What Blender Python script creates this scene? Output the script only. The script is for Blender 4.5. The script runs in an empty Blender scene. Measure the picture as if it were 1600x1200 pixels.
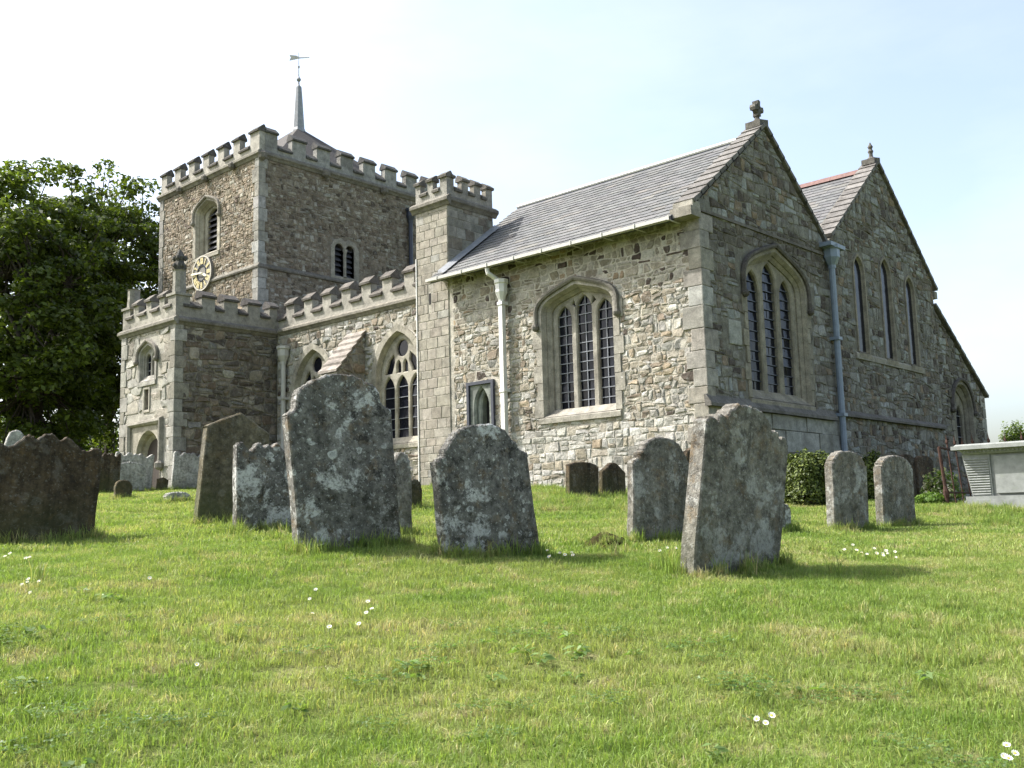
import bpy, math, random
import numpy as np
from mathutils import Vector, Matrix
from mathutils.geometry import tessellate_polygon

random.seed(7); RNG = np.random.default_rng(7)
SC = bpy.context.scene
COL = SC.collection
rad = math.radians

# ------------------------------------------------------------------ camera
# church axes: +X east, +Y north, +Z up; the chapel's south-east corner is the origin
CAM = np.array([9.51729119, -15.75927942, -0.71404748])
FW = np.array([-0.66642609, 0.73371885, 0.13241187])
RT = np.array([0.73762152, 0.67470469, -0.02623126])
UP = np.array([0.10858528, -0.08018865, 0.99084763])
FPX = 1562.617
cd = bpy.data.cameras.new('camera'); cam = bpy.data.objects.new('camera', cd); COL.objects.link(cam)
cd.sensor_width = 36; cd.lens = FPX / 1600 * 36; cd.clip_start = 0.05; cd.clip_end = 4000
m = Matrix.Identity(4)
for i in range(3):
    m[i][0] = RT[i]; m[i][1] = UP[i]; m[i][2] = -FW[i]; m[i][3] = CAM[i]
cam.matrix_world = m
SC.camera = cam

# ------------------------------------------------------------------ sky, sun, exposure
SUN_EL, SUN_AZ = 47.0, 241.0            # compass azimuth of the sun
w = bpy.data.worlds.new('World'); SC.world = w; w.use_nodes = True
nt = w.node_tree; nt.nodes.clear()
sky = nt.nodes.new('ShaderNodeTexSky'); sky.sky_type = 'NISHITA'; sky.sun_disc = False
sky.sun_elevation = rad(SUN_EL); sky.sun_rotation = rad(SUN_AZ)
sky.air_density = 1.0; sky.dust_density = 3.8; sky.ozone_density = 1.0
bg = nt.nodes.new('ShaderNodeBackground'); bg.inputs['Strength'].default_value = 0.15
wo = nt.nodes.new('ShaderNodeOutputWorld')
hs = nt.nodes.new('ShaderNodeHueSaturation'); hs.inputs['Saturation'].default_value = 0.82   # thin summer haze pales the blue
nt.links.new(sky.outputs[0], hs.inputs['Color']); 
h2 = nt.nodes.new('ShaderNodeHueSaturation'); h2.inputs['Saturation'].default_value = 0.35; h2.inputs['Value'].default_value = 1.16; nt.links.new(sky.outputs[0], h2.inputs['Color'])
tcw = nt.nodes.new('ShaderNodeTexCoord'); mpw = nt.nodes.new('ShaderNodeMapping'); mpw.inputs['Scale'].default_value = (1.0, 1.0, 2.6); nzw = nt.nodes.new('ShaderNodeTexNoise'); nzw.inputs['Scale'].default_value = 2.2; nzw.inputs['Detail'].default_value = 7; nzw.inputs['Roughness'].default_value = 0.55
rpw = nt.nodes.new('ShaderNodeValToRGB'); rpw.color_ramp.elements[0].position = 0.42; rpw.color_ramp.elements[1].position = 0.72; rpw.color_ramp.elements[1].color = (.4, .4, .4, 1); mxw = nt.nodes.new('ShaderNodeMix'); mxw.data_type = 'RGBA'   # wisps of thin cirrus all round
nt.links.new(tcw.outputs['Generated'], mpw.inputs[0]); nt.links.new(mpw.outputs[0], nzw.inputs['Vector']); nt.links.new(nzw.outputs['Fac'], rpw.inputs[0]); nt.links.new(rpw.outputs[0], mxw.inputs[0]); nt.links.new(hs.outputs[0], mxw.inputs[6]); nt.links.new(h2.outputs[0], mxw.inputs[7]); nt.links.new(mxw.outputs[2], bg.inputs['Color']); nt.links.new(bg.outputs[0], wo.inputs['Surface'])
sd = bpy.data.lights.new('sun', 'SUN'); sd.energy = 3.8; sd.angle = rad(0.55); sd.color = (1.0, 0.975, 0.935)
so = bpy.data.objects.new('sun', sd); COL.objects.link(so)
a = rad(SUN_AZ); e = rad(SUN_EL)
TOSUN = Vector((math.sin(a) * math.cos(e), math.cos(a) * math.cos(e), math.sin(e)))
so.rotation_euler = TOSUN.to_track_quat('Z', 'Y').to_euler(); so.location = TOSUN * 60
SC.view_settings.view_transform = 'Standard'; SC.view_settings.look = 'None'
SC.view_settings.exposure = 1.3; SC.view_settings.gamma = 1.0; SC.view_settings.use_curve_mapping = False
SC.render.engine = 'CYCLES'
SC.cycles.max_bounces = 3; SC.cycles.diffuse_bounces = 2; SC.cycles.glossy_bounces = 2; SC.cycles.transmission_bounces = 2; SC.cycles.transparent_max_bounces = 4
SC.cycles.caustics_reflective = False; SC.cycles.caustics_refractive = False

# ------------------------------------------------------------------ helpers: pixels of the survey photograph -> places
def ray(x, y): return FW * FPX + RT * (x - 800) + UP * (600 - y)
def dep(x, y, d): return CAM + ray(x, y) / FPX * d
def depth_of(P): return float((np.array(P) - CAM) @ FW)

ORG = {}
def wloc(o): return ORG.get(o.name, Vector((0, 0, 0)))
def link(o, parent=None, origin=(0, 0, 0)):
    COL.objects.link(o); origin = Vector(origin); ORG[o.name] = origin
    if parent: o.parent = parent; o.location = origin - wloc(parent)
    else: o.location = origin
    return o
def tag(o, label=None, cat=None, group=None, kind=None):
    if label: o['label'] = label
    if cat: o['category'] = cat
    if group: o['group'] = group
    if kind: o['kind'] = kind
    return o
def empty(name, origin, label, cat, group=None):
    o = bpy.data.objects.new(name, None); o.empty_display_size = 0.2
    link(o, None, origin); return tag(o, label, cat, group)

class MB:
    """collects geometry in world coordinates"""
    def __init__(s): s.v = []; s.f = []; s.c = []
    def add(s, vs, fs, col=(1, 1, 1)):
        b = len(s.v); s.v.extend(tuple(p) for p in vs); s.f.extend([tuple(i + b for i in f) for f in fs]); s.c.extend([col] * len(vs))
    def build(s, name, mat, parent=None, origin=None, smooth=False):
        va = np.array(s.v, float).reshape(-1, 3)
        if origin is None: origin = (va.min(0) + va.max(0)) / 2; origin[2] = va[:, 2].min()
        me = bpy.data.meshes.new(name); me.from_pydata((va - np.array(origin)).tolist(), [], s.f)
        ca = me.color_attributes.new('tint', 'FLOAT_COLOR', 'POINT')
        c = np.ones((len(va), 4), np.float32); c[:, :3] = np.array(s.c, np.float32).reshape(-1, 3); ca.data.foreach_set('color', c.ravel())
        if smooth: me.polygons.foreach_set('use_smooth', [True] * len(me.polygons))
        me.materials.append(mat); me.update()
        o = bpy.data.objects.new(name, me)
        return link(o, parent, origin)

def npmesh(name, V, nper, mat, parent=None, origin=(0, 0, 0), tint=None, smooth=False):
    """V: (n, nper, 3) array of separate polygons"""
    n = V.shape[0]; me = bpy.data.meshes.new(name)
    me.vertices.add(n * nper); me.vertices.foreach_set('co', (V - np.array(origin)).astype(np.float32).ravel())
    me.loops.add(n * nper); me.loops.foreach_set('vertex_index', np.arange(n * nper, dtype=np.int32))
    me.polygons.add(n); me.polygons.foreach_set('loop_start', np.arange(n, dtype=np.int32) * nper)
    if tint is not None:
        ca = me.color_attributes.new('tint', 'FLOAT_COLOR', 'POINT')
        c = np.ones((n, nper, 4), np.float32); c[:, :, :3] = tint[:, None, :]; ca.data.foreach_set('color', c.ravel())
    me.materials.append(mat); me.update(calc_edges=True); me.validate()
    o = bpy.data.objects.new(name, me)
    return link(o, parent, origin) if name else o

def box(mb, a, b, col=(1, 1, 1)):
    x0, y0, z0 = a; x1, y1, z1 = b
    mb.add([(x0, y0, z0), (x1, y0, z0), (x1, y1, z0), (x0, y1, z0), (x0, y0, z1), (x1, y0, z1), (x1, y1, z1), (x0, y1, z1)],
           [(0, 3, 2, 1), (4, 5, 6, 7), (0, 1, 5, 4), (1, 2, 6, 5), (2, 3, 7, 6), (3, 0, 4, 7)], col)
def prism(mb, poly, vec, col=(1, 1, 1)):
    n = len(poly); P = [Vector(p) for p in poly]; v = Vector(vec)
    fs = [tuple(range(n)), tuple(reversed(range(n, 2 * n)))] + [(i, i + n, (i + 1) % n + n, (i + 1) % n) for i in range(n)]
    mb.add(P + [p + v for p in P], fs, col)
def tube(mb, path, radii, seg=8, col=(1, 1, 1), caps=True):
    P = [Vector(p) for p in path]; n = len(P); rs = radii if hasattr(radii, '__len__') else [radii] * n
    vs = []; ref = None
    for i, p in enumerate(P):
        t = (P[min(i + 1, n - 1)] - P[max(i - 1, 0)]).normalized()
        if ref is None: ref = Vector((1, 0, 0)) if abs(t.x) < 0.8 else Vector((0, 1, 0))
        s = (ref - t * ref.dot(t)).normalized(); ref = s; q = t.cross(s)
        for k in range(seg):
            a = 2 * math.pi * k / seg; vs.append(p + (s * math.cos(a) + q * math.sin(a)) * rs[i])
    fs = [(i * seg + k, i * seg + (k + 1) % seg, (i + 1) * seg + (k + 1) % seg, (i + 1) * seg + k) for i in range(n - 1) for k in range(seg)]
    if caps: fs += [tuple(reversed(range(seg))), tuple(range((n - 1) * seg, n * seg))]
    mb.add(vs, fs, col)
def lathe(mb, cx, cy, prof, seg=12, col=(1, 1, 1), rot=0):
    vs = []; n = len(prof)
    for r, z in prof:
        for k in range(seg):
            a = 2 * math.pi * k / seg + rot; vs.append((cx + r * math.cos(a), cy + r * math.sin(a), z))
    fs = [(i * seg + k, i * seg + (k + 1) % seg, (i + 1) * seg + (k + 1) % seg, (i + 1) * seg + k) for i in range(n - 1) for k in range(seg)]
    fs += [tuple(reversed(range(seg))), tuple(range((n - 1) * seg, n * seg))]
    mb.add(vs, fs, col)

# wall frames: (along, up, out) -> world
def FS(Y): return lambda u, v, n=0.0: (u, Y - n, v)      # faces south, u = x
def FE(X): return lambda u, v, n=0.0: (X + n, u, v)      # faces east,  u = y

# ------------------------------------------------------------------ materials
def newmat(name):
    m = bpy.data.materials.new(name); m.use_nodes = True; nt = m.node_tree
    return m, nt, nt.nodes['Principled BSDF']
def N(nt, t, **kw):
    n = nt.nodes.new(t)
    for k, v in kw.items():
        if k.startswith('i_'): n.inputs[int(k[2:])].default_value = v
        else: setattr(n, k, v)
    return n
def noise(nt, vec, scale, detail=4, rough=0.6, dist=0.0):
    n = N(nt, 'ShaderNodeTexNoise'); n.inputs['Scale'].default_value = scale; n.inputs['Detail'].default_value = detail
    n.inputs['Roughness'].default_value = rough; n.inputs['Distortion'].default_value = dist
    nt.links.new(vec, n.inputs['Vector']); return n.outputs['Fac']
def ramp(nt, fac, stops, interp='LINEAR'):
    r = N(nt, 'ShaderNodeValToRGB'); r.color_ramp.interpolation = interp
    el = r.color_ramp.elements
    while len(el) < len(stops): el.new(0.5)
    for e_, (p, c) in zip(el, stops): e_.position = p; e_.color = (c, c, c, 1) if not hasattr(c, '__len__') else (*c, 1)
    nt.links.new(fac, r.inputs['Fac']); return r.outputs['Color']
def mix(nt, fac, a, b, mode='MIX'):
    n = N(nt, 'ShaderNodeMix', data_type='RGBA', blend_type=mode)
    for s, i in ((fac, 0), (a, 6), (b, 7)):
        if isinstance(s, (int, float)): n.inputs[i].default_value = s
        elif isinstance(s, tuple): n.inputs[i].default_value = (*s, 1)
        else: nt.links.new(s, n.inputs[i])
    return n.outputs[2]
def math_(nt, op, a, b=None, clamp=False):
    n = N(nt, 'ShaderNodeMath', operation=op, use_clamp=clamp)
    for s, i in ((a, 0), (b, 1)):
        if s is None: continue
        if isinstance(s, (int, float)): n.inputs[i].default_value = s
        else: nt.links.new(s, n.inputs[i])
    return n.outputs[0]
def bump(nt, bs, h, strength, dist):
    b = N(nt, 'ShaderNodeBump'); b.inputs['Strength'].default_value = strength; b.inputs['Distance'].default_value = dist
    nt.links.new(h, b.inputs['Height']); nt.links.new(b.outputs[0], bs.inputs['Normal'])
def pos(nt): return N(nt, 'ShaderNodeNewGeometry').outputs['Position']
def tint(nt): return N(nt, 'ShaderNodeAttribute', attribute_name='tint').outputs['Color']

def mat_masonry(name, lichen=0.25, dirt=0.4, bumpd=0.03, fine=30, rough=0.92, sat=0.84, val=0.92):
    m, nt, bs = newmat(name); p = pos(nt); t = tint(nt)
    n1 = noise(nt, p, 5.5, 4, 0.7); n2 = noise(nt, p, fine, 4, 0.75); n3 = noise(nt, p, 1.3, 3, 0.6)
    c = mix(nt, 1.0, t, ramp(nt, n1, [(0.25, 0.55), (0.5, 0.95), (0.75, 1.35)]), 'MULTIPLY')
    c = mix(nt, 0.8, c, ramp(nt, n2, [(0.3, 0.6), (0.55, 1.05), (0.75, 1.3)]), 'MULTIPLY')
    c = mix(nt, math_(nt, 'MULTIPLY', ramp(nt, n3, [(0.5, 0.0), (0.68, 1.0)]), dirt), c, (0.075, 0.066, 0.05))
    n4 = noise(nt, p, 9, 5, 0.65, 0.4)
    c = mix(nt, math_(nt, 'MULTIPLY', ramp(nt, n4, [(0.56, 0.0), (0.64, 1.0)]), lichen), c, (0.44, 0.43, 0.38))
    hv = N(nt, 'ShaderNodeHueSaturation'); hv.inputs['Saturation'].default_value = sat; hv.inputs['Value'].default_value = val; nt.links.new(c, hv.inputs['Color']); c = hv.outputs[0]
    nt.links.new(c, bs.inputs['Base Color']); bs.inputs['Roughness'].default_value = rough; bs.inputs['Specular IOR Level'].default_value = 0.2
    h = math_(nt, 'ADD', math_(nt, 'MULTIPLY', n1, 1.0), math_(nt, 'MULTIPLY', n2, 0.5))
    bump(nt, bs, h, 0.9, bumpd); return m
M_RUB = mat_masonry('rubble_stone', 0.32, 0.28, 0.035, 26, val=0.83)
M_MORTAR = mat_masonry('mortar', 0.3, 0.35, 0.03, 40, val=0.8)
M_ASH = mat_masonry('dressed_stone', 0.2, 0.4, 0.014, 45, val=0.76)
M_COP = mat_masonry('weathered_coping', 0.18, 0.5, 0.02, 35, val=0.74)

def mat_slate():
    m, nt, bs = newmat('slate'); p = pos(nt); t = tint(nt)
    n1 = noise(nt, p, 3.0, 5, 0.65); n2 = noise(nt, p, 22, 5, 0.7)
    c = mix(nt, 1.0, t, ramp(nt, n1, [(0.3, 0.85), (0.7, 1.12)]), 'MULTIPLY')
    c = mix(nt, math_(nt, 'MULTIPLY', ramp(nt, n2, [(0.55, 0.0), (0.7, 1.0)]), 0.5), c, (0.20, 0.195, 0.18))
    nt.links.new(c, bs.inputs['Base Color']); bs.inputs['Roughness'].default_value = 0.85; bs.inputs['Specular IOR Level'].default_value = 0.2
    bump(nt, bs, n2, 0.5, 0.01); return m
M_SLATE = mat_slate()

def mat_simple(name, col, rough=0.6, metal=0.0, var=0.25, scale=12, bumpd=0.004, spec=0.4, col2=None, thr=(0.5, 0.7)):
    m, nt, bs = newmat(name); p = pos(nt); n1 = noise(nt, p, scale, 6, 0.65)
    c = mix(nt, 1.0, (*col,), ramp(nt, n1, [(0.3, 1 - var), (0.7, 1 + var)]), 'MULTIPLY')
    if col2: c = mix(nt, ramp(nt, noise(nt, p, scale * 0.6, 6, 0.7), [(thr[0], 0.0), (thr[1], 1.0)]), c, col2)
    nt.links.new(c, bs.inputs['Base Color']); bs.inputs['Roughness'].default_value = rough; bs.inputs['Metallic'].default_value = metal
    bs.inputs['Specular IOR Level'].default_value = spec
    bump(nt, bs, n1, 0.5, bumpd); return m
M_LEAD = mat_simple('lead', (0.23, 0.24, 0.25), 0.5, 0.0, 0.2, 8)
M_WHITE = mat_simple('white_paint', (0.60, 0.59, 0.56), 0.45, 0.0, 0.08, 9, 0.003, 0.5, (0.42, 0.39, 0.33), (0.6, 0.8))
M_CREAM = mat_simple('grey_cream_paint', (0.42, 0.41, 0.37), 0.5, 0.0, 0.1, 9)
M_BLUEP = mat_simple('blue_grey_paint', (0.17, 0.21, 0.26), 0.4, 0.0, 0.15, 9)
M_DARKP = mat_simple('dark_paint', (0.03, 0.035, 0.05), 0.4, 0.0, 0.15, 9)
M_RUST = mat_simple('rusty_iron', (0.055, 0.03, 0.022), 0.85, 0.0, 0.4, 30, 0.004, 0.2, (0.045, 0.03, 0.025))
M_GOLD = mat_simple('gilding', (0.80, 0.69, 0.40), 0.4, 0.2, 0.08, 10)
M_CREAMW = mat_simple('pale_hand', (0.85, 0.80, 0.62), 0.4, 0.0, 0.05, 10)
M_DIAL2 = mat_simple('dial_ground', (0.17, 0.16, 0.14), 0.7, 0.0, 0.15, 10)
M_DIAL = mat_simple('dial_stone', (0.46, 0.43, 0.36), 0.7, 0.0, 0.15, 10)
M_LOUV = mat_simple('louvre', (0.05, 0.05, 0.055), 0.7, 0.0, 0.2, 10)
M_DARK = mat_simple('unlit_interior', (0.012, 0.011, 0.010), 0.9, 0.0, 0.2, 5)
M_WOOD = mat_simple('old_oak', (0.035, 0.025, 0.018), 0.7, 0.0, 0.3, 14)
M_TILE = mat_simple('red_ridge_tile', (0.15, 0.085, 0.072), 0.8, 0.0, 0.3, 10)
M_NICHE = mat_simple('green_slate', (0.12, 0.13, 0.115), 0.75, 0.0, 0.35, 7, 0.006, 0.3, (0.26, 0.28, 0.24), (0.45, 0.7))
M_TOMB = mat_simple('tomb_limestone', (0.23, 0.24, 0.225), 0.85, 0.0, 0.22, 9, 0.004, 0.25, (0.22, 0.24, 0.2), (0.56, 0.72))
M_LEADED = mat_simple('glazing_bar', (0.17, 0.18, 0.2), 0.5, 0.0, 0.15, 12)

def mat_glass():
    m, nt, bs = newmat('old_glass'); p = pos(nt)
    bs.inputs['Base Color'].default_value = (0.008, 0.009, 0.014, 1); bs.inputs['Roughness'].default_value = 0.12
    bs.inputs['Specular IOR Level'].default_value = 0.2; bs.inputs['IOR'].default_value = 1.5
    bump(nt, bs, noise(nt, p, 9, 2, 0.5), 0.35, 0.01); return m
M_GLASS = mat_glass()

def N_sep(nt, col):
    n = N(nt, 'ShaderNodeSeparateColor'); nt.links.new(col, n.inputs[0]); return n.outputs[0]
def mat_grave(name, ca, cb, pale=0.5, black=0.5, orange=0.3, green=0.3, palec=(0.45, 0.46, 0.43), seed=0.0, streak=0.45):
    m, nt, bs = newmat(name)
    tc = N(nt, 'ShaderNodeTexCoord').outputs['Object']; oi = N(nt, 'ShaderNodeObjectInfo').outputs['Random']
    off = N(nt, 'ShaderNodeCombineXYZ'); nt.links.new(math_(nt, 'MULTIPLY', oi, 37.0), off.inputs[0]); nt.links.new(math_(nt, 'MULTIPLY', oi, 91.0), off.inputs[1]); off.inputs[2].default_value = seed
    va = N(nt, 'ShaderNodeVectorMath', operation='ADD'); nt.links.new(tc, va.inputs[0]); nt.links.new(off.outputs[0], va.inputs[1]); p = va.outputs[0]
    n1 = noise(nt, p, 3.2, 5, 0.65); n2 = noise(nt, p, 16, 5, 0.72); n3 = noise(nt, p, 60, 3, 0.7)
    c = mix(nt, ramp(nt, n1, [(0.3, 0.0), (0.7, 1.0)]), ca, cb)
    c = mix(nt, 0.95, c, ramp(nt, n2, [(0.3, 0.35), (0.5, 0.95), (0.7, 1.6)]), 'MULTIPLY')
    c = mix(nt, math_(nt, 'MULTIPLY', ramp(nt, noise(nt, p, 7, 4, 0.7), [(0.53, 0.0), (0.68, 1.0)]), 0.8 * orange), c, (0.19, 0.115, 0.04))
    sm_ = N(nt, 'ShaderNodeVectorMath', operation='MULTIPLY'); sm_.inputs[1].default_value = (9, 9, 0.7); nt.links.new(p, sm_.inputs[0])
    c = mix(nt, streak, c, ramp(nt, noise(nt, sm_.outputs[0], 1.0, 3, 0.6), [(0.35, 0.5), (0.6, 1.25)]), 'MULTIPLY')      # run-off streaks
    # pale crust in ragged patches, then rosettes of lichen of two sizes
    cr = math_(nt, 'MULTIPLY', ramp(nt, noise(nt, p, 3.0, 8, 0.72, 0.3), [(0.545, 0.0), (0.60, 1.0)]), ramp(nt, noise(nt, p, 34, 4, 0.7), [(0.36, 0.35), (0.52, 1.0)]))
    c = mix(nt, math_(nt, 'MULTIPLY', cr, pale), c, mix(nt, n2, palec, (0.54, 0.54, 0.51)))
    for sc, thr, nz, amt in ((5.0, 0.30, 2.0, pale * 0.95), (13, 0.30, 3.2, pale * 0.9)):
        vo = N(nt, 'ShaderNodeTexVoronoi'); vo.inputs['Scale'].default_value = sc
        wp = N(nt, 'ShaderNodeVectorMath', operation='ADD'); nn = N(nt, 'ShaderNodeTexNoise'); nn.inputs['Scale'].default_value = sc * 2.2; nn.inputs['Detail'].default_value = 4
        nt.links.new(p, nn.inputs['Vector']); sc_ = N(nt, 'ShaderNodeVectorMath', operation='SCALE'); sc_.inputs['Scale'].default_value = 0.7 / sc
        nt.links.new(nn.outputs['Color'], sc_.inputs[0]); nt.links.new(p, wp.inputs[0]); nt.links.new(sc_.outputs[0], wp.inputs[1]); nt.links.new(wp.outputs[0], vo.inputs['Vector'])
        sz = math_(nt, 'ADD', vo.outputs['Distance'], math_(nt, 'MULTIPLY', N_sep(nt, vo.outputs['Color']), 0.22))
        spot = ramp(nt, sz, [(thr - 0.02, 1.0), (thr + 0.05, 0.0)])
        gate = ramp(nt, noise(nt, p, nz, 3, 0.6), [(0.52, 0.0), (0.56, 1.0)])
        rim = ramp(nt, sz, [(0.0, 0.55), (thr - 0.10, 0.75), (thr, 1.2)])
        f = math_(nt, 'MULTIPLY', math_(nt, 'MULTIPLY', spot, gate), amt)
        c = mix(nt, f, c, mix(nt, 1.0, rim, palec, 'MULTIPLY'))
    fs1 = noise(nt, p, 42, 3, 0.65); fs2 = noise(nt, p, 27, 4, 0.7, 0.5)
    c = mix(nt, math_(nt, 'MULTIPLY', ramp(nt, fs1, [(0.60, 0.0), (0.65, 1.0)]), 0.55 * pale + 0.1), c, (0.42, 0.43, 0.40))
    c = mix(nt, math_(nt, 'MULTIPLY', ramp(nt, fs2, [(0.57, 0.0), (0.63, 1.0)]), 0.75 * black), c, (0.03, 0.028, 0.024))
    blk = math_(nt, 'MULTIPLY', ramp(nt, noise(nt, p, 6.5, 7, 0.78), [(0.56, 0.0), (0.60, 1.0)]), black)
    c = mix(nt, blk, c, (0.022, 0.02, 0.018))
    sep = N(nt, 'ShaderNodeSeparateXYZ'); nt.links.new(tc, sep.inputs[0])
    grn = math_(nt, 'MULTIPLY', ramp(nt, math_(nt, 'ADD', sep.outputs[2], math_(nt, 'MULTIPLY', n1, 0.5)), [(0.2, 1.0), (0.75, 0.0)]), green)
    c = mix(nt, grn, c, (0.07, 0.085, 0.03))
    nt.links.new(c, bs.inputs['Base Color']); bs.inputs['Roughness'].default_value = 0.95; bs.inputs['Specular IOR Level'].default_value = 0.15
    h = math_(nt, 'ADD', n2, math_(nt, 'MULTIPLY', n3, 0.4)); bump(nt, bs, h, 0.8, 0.02); return m
M_GR_LICH = mat_grave('lichened_stone', (0.10, 0.096, 0.085), (0.17, 0.164, 0.148), 0.95, 0.75, 0.5, 0.2)
M_GR_GREY = mat_grave('grey_stone', (0.125, 0.116, 0.098), (0.19, 0.18, 0.155), 0.45, 0.45, 0.5, 0.25)
M_GR_BROWN = mat_grave('brown_sandstone', (0.045, 0.034, 0.022), (0.075, 0.057, 0.037), 0.08, 0.4, 0.3, 0.4, streak=0.9)
M_GR_GREEN = mat_grave('algae_stone', (0.075, 0.065, 0.04), (0.13, 0.115, 0.08), 0.1, 0.35, 0.25, 0.85)
M_GR_PALE = mat_grave('pale_stone', (0.25, 0.245, 0.225), (0.37, 0.36, 0.33), 0.4, 0.25, 0.2, 0.3)

def mat_leaf(name, rough=0.5, trans=0.42):
    m, nt, bs = newmat(name); t = tint(nt); p = pos(nt)
    c = mix(nt, 0.6, t, ramp(nt, noise(nt, p, 0.9, 3, 0.6), [(0.3, 0.65), (0.7, 1.35)]), 'MULTIPLY')
    nt.links.new(c, bs.inputs['Base Color']); bs.inputs['Roughness'].default_value = rough; bs.inputs['Specular IOR Level'].default_value = 0.35
    tr = N(nt, 'ShaderNodeBsdfTranslucent'); nt.links.new(mix(nt, 1.0, c, (1.25, 1.3, 0.6), 'MULTIPLY'), tr.inputs['Color'])
    ms = N(nt, 'ShaderNodeMixShader'); ms.inputs[0].default_value = trans
    nt.links.new(bs.outputs[0], ms.inputs[1]); nt.links.new(tr.outputs[0], ms.inputs[2]); nt.links.new(ms.outputs[0], nt.nodes['Material Output'].inputs['Surface']); return m
M_LEAF = mat_leaf('leaf'); M_YEW = mat_leaf('yew_leaf', 0.6, 0.15)
def mat_bark():
    m, nt, bs = newmat('bark'); p = pos(nt); n1 = noise(nt, p, 9, 6, 0.7, 1.0)
    nt.links.new(ramp(nt, n1, [(0.3, (0.02, 0.016, 0.012)), (0.7, (0.085, 0.07, 0.052))]), bs.inputs['Base Color']); bs.inputs['Roughness'].default_value = 0.95
    bump(nt, bs, n1, 0.9, 0.04); return m
M_BARK = mat_bark()

def lawn_color(nt, p, t=None):
    """patchy mown turf: fresh green, yellow-green, straw"""
    big = noise(nt, p, 0.55, 2, 0.6); mid = noise(nt, p, 2.1, 3, 0.65); sm = noise(nt, p, 9, 2, 0.6)
    c = mix(nt, ramp(nt, mid, [(0.32, 0.0), (0.68, 1.0)]), (0.15, 0.23, 0.045), (0.24, 0.31, 0.08))
    c = mix(nt, ramp(nt, big, [(0.45, 0.0), (0.7, 0.8)]), c, (0.295, 0.33, 0.11))
    st = math_(nt, 'MULTIPLY', ramp(nt, math_(nt, 'ADD', math_(nt, 'MULTIPLY', sm, 0.45), math_(nt, 'MULTIPLY', mid, 0.6)), [(0.54, 0.0), (0.64, 1.0)]), 0.75)
    c = mix(nt, st, c, (0.36, 0.335, 0.175))
    if t is not None: c = mix(nt, 1.0, c, t, 'MULTIPLY')
    return c
def mat_ground():
    m, nt, bs = newmat('turf_soil'); p = pos(nt)
    c = lawn_color(nt, p); c = mix(nt, 1.0, c, (0.62, 0.6, 0.6), 'MULTIPLY')
    c = mix(nt, ramp(nt, noise(nt, p, 30, 4, 0.7), [(0.45, 0.0), (0.75, 0.6)]), c, (0.06, 0.05, 0.025))
    nt.links.new(c, bs.inputs['Base Color']); bs.inputs['Roughness'].default_value = 1.0; bs.inputs['Specular IOR Level'].default_value = 0.05
    bump(nt, bs, noise(nt, p, 25, 5, 0.7), 1.0, 0.03); return m
M_GROUND = mat_ground()
def mat_blade(name):
    m, nt, bs = newmat(name); p = pos(nt); c = lawn_color(nt, p, tint(nt))
    nt.links.new(c, bs.inputs['Base Color']); bs.inputs['Roughness'].default_value = 0.5; bs.inputs['Specular IOR Level'].default_value = 0.3
    tr = N(nt, 'ShaderNodeBsdfTranslucent'); nt.links.new(mix(nt, 1.0, c, (1.2, 1.25, 0.7), 'MULTIPLY'), tr.inputs['Color'])
    ms = N(nt, 'ShaderNodeMixShader'); ms.inputs[0].default_value = 0.4
    nt.links.new(bs.outputs[0], ms.inputs[1]); nt.links.new(tr.outputs[0], ms.inputs[2]); nt.links.new(ms.outputs[0], nt.nodes['Material Output'].inputs['Surface']); return m
M_BLADE = mat_blade('grass_blade')
M_PETAL = mat_simple('daisy_petal', (0.8, 0.79, 0.76), 0.6, 0, 0.03, 10, 0.0)
M_YOLK = mat_simple('daisy_centre', (0.7, 0.5, 0.05), 0.7, 0, 0.1, 10, 0.0)
M_STEM = mat_simple('green_stem', (0.09, 0.17, 0.03), 0.6, 0, 0.1, 10, 0.0)

# ------------------------------------------------------------------ the ground: thin-plate surface through levelled points
_cp = [(3.1, 800, 1200), (3.1, 100, 1200), (3.0, 1500, 1200), (7.7, 545, 856), (8.0, 765, 866), (7.2, 1135, 890), (8.9, 70, 850), (9.8, 400, 829), (11, 350, 819),
       (9.8, 1030, 843), (11.9, 1325, 829), (13, 1398, 821), (17, 930, 776), (15.6, 1540, 791), (11, 1218, 832), (5, 200, 985), (4.6, 1500, 1000)]
_P = [tuple(dep(x, y, d)) for d, x, y in _cp]
_P += [(-3.98, 0, -0.16), (-7.04, 0, 0.0), (-15.6, -2.3, 0.25), (-17.5, -2.6, 0.27), (-12, 0.9, 0.1), (-24, -6, 0.35), (-14.3, -4.0, 0.14), (0.6, 1.6, -0.52), (0.4, 6, -0.62), (0.3, 12, -0.72), (0.3, 16, -0.75),
       (9.5, -15.8, -1.75), (12, 2, -0.85), (14, -10, -1.3), (-8, -16, -0.7), (-20, 12, 0.2), (-8, 14, -0.3)]
_P = np.array(_P)
def _phi(r2): return np.where(r2 > 1e-9, 0.5 * r2 * np.log(np.maximum(r2, 1e-9)), 0.0)
def _tps():
    xy = _P[:, :2]; n = len(xy); K = _phi(((xy[:, None] - xy[None]) ** 2).sum(2)) + np.eye(n) * 0.6
    Q = np.hstack([np.ones((n, 1)), xy]); A = np.vstack([np.hstack([K, Q]), np.hstack([Q.T, np.zeros((3, 3))])])
    return np.linalg.solve(A, np.concatenate([_P[:, 2], np.zeros(3)]))
_W = _tps()
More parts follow.
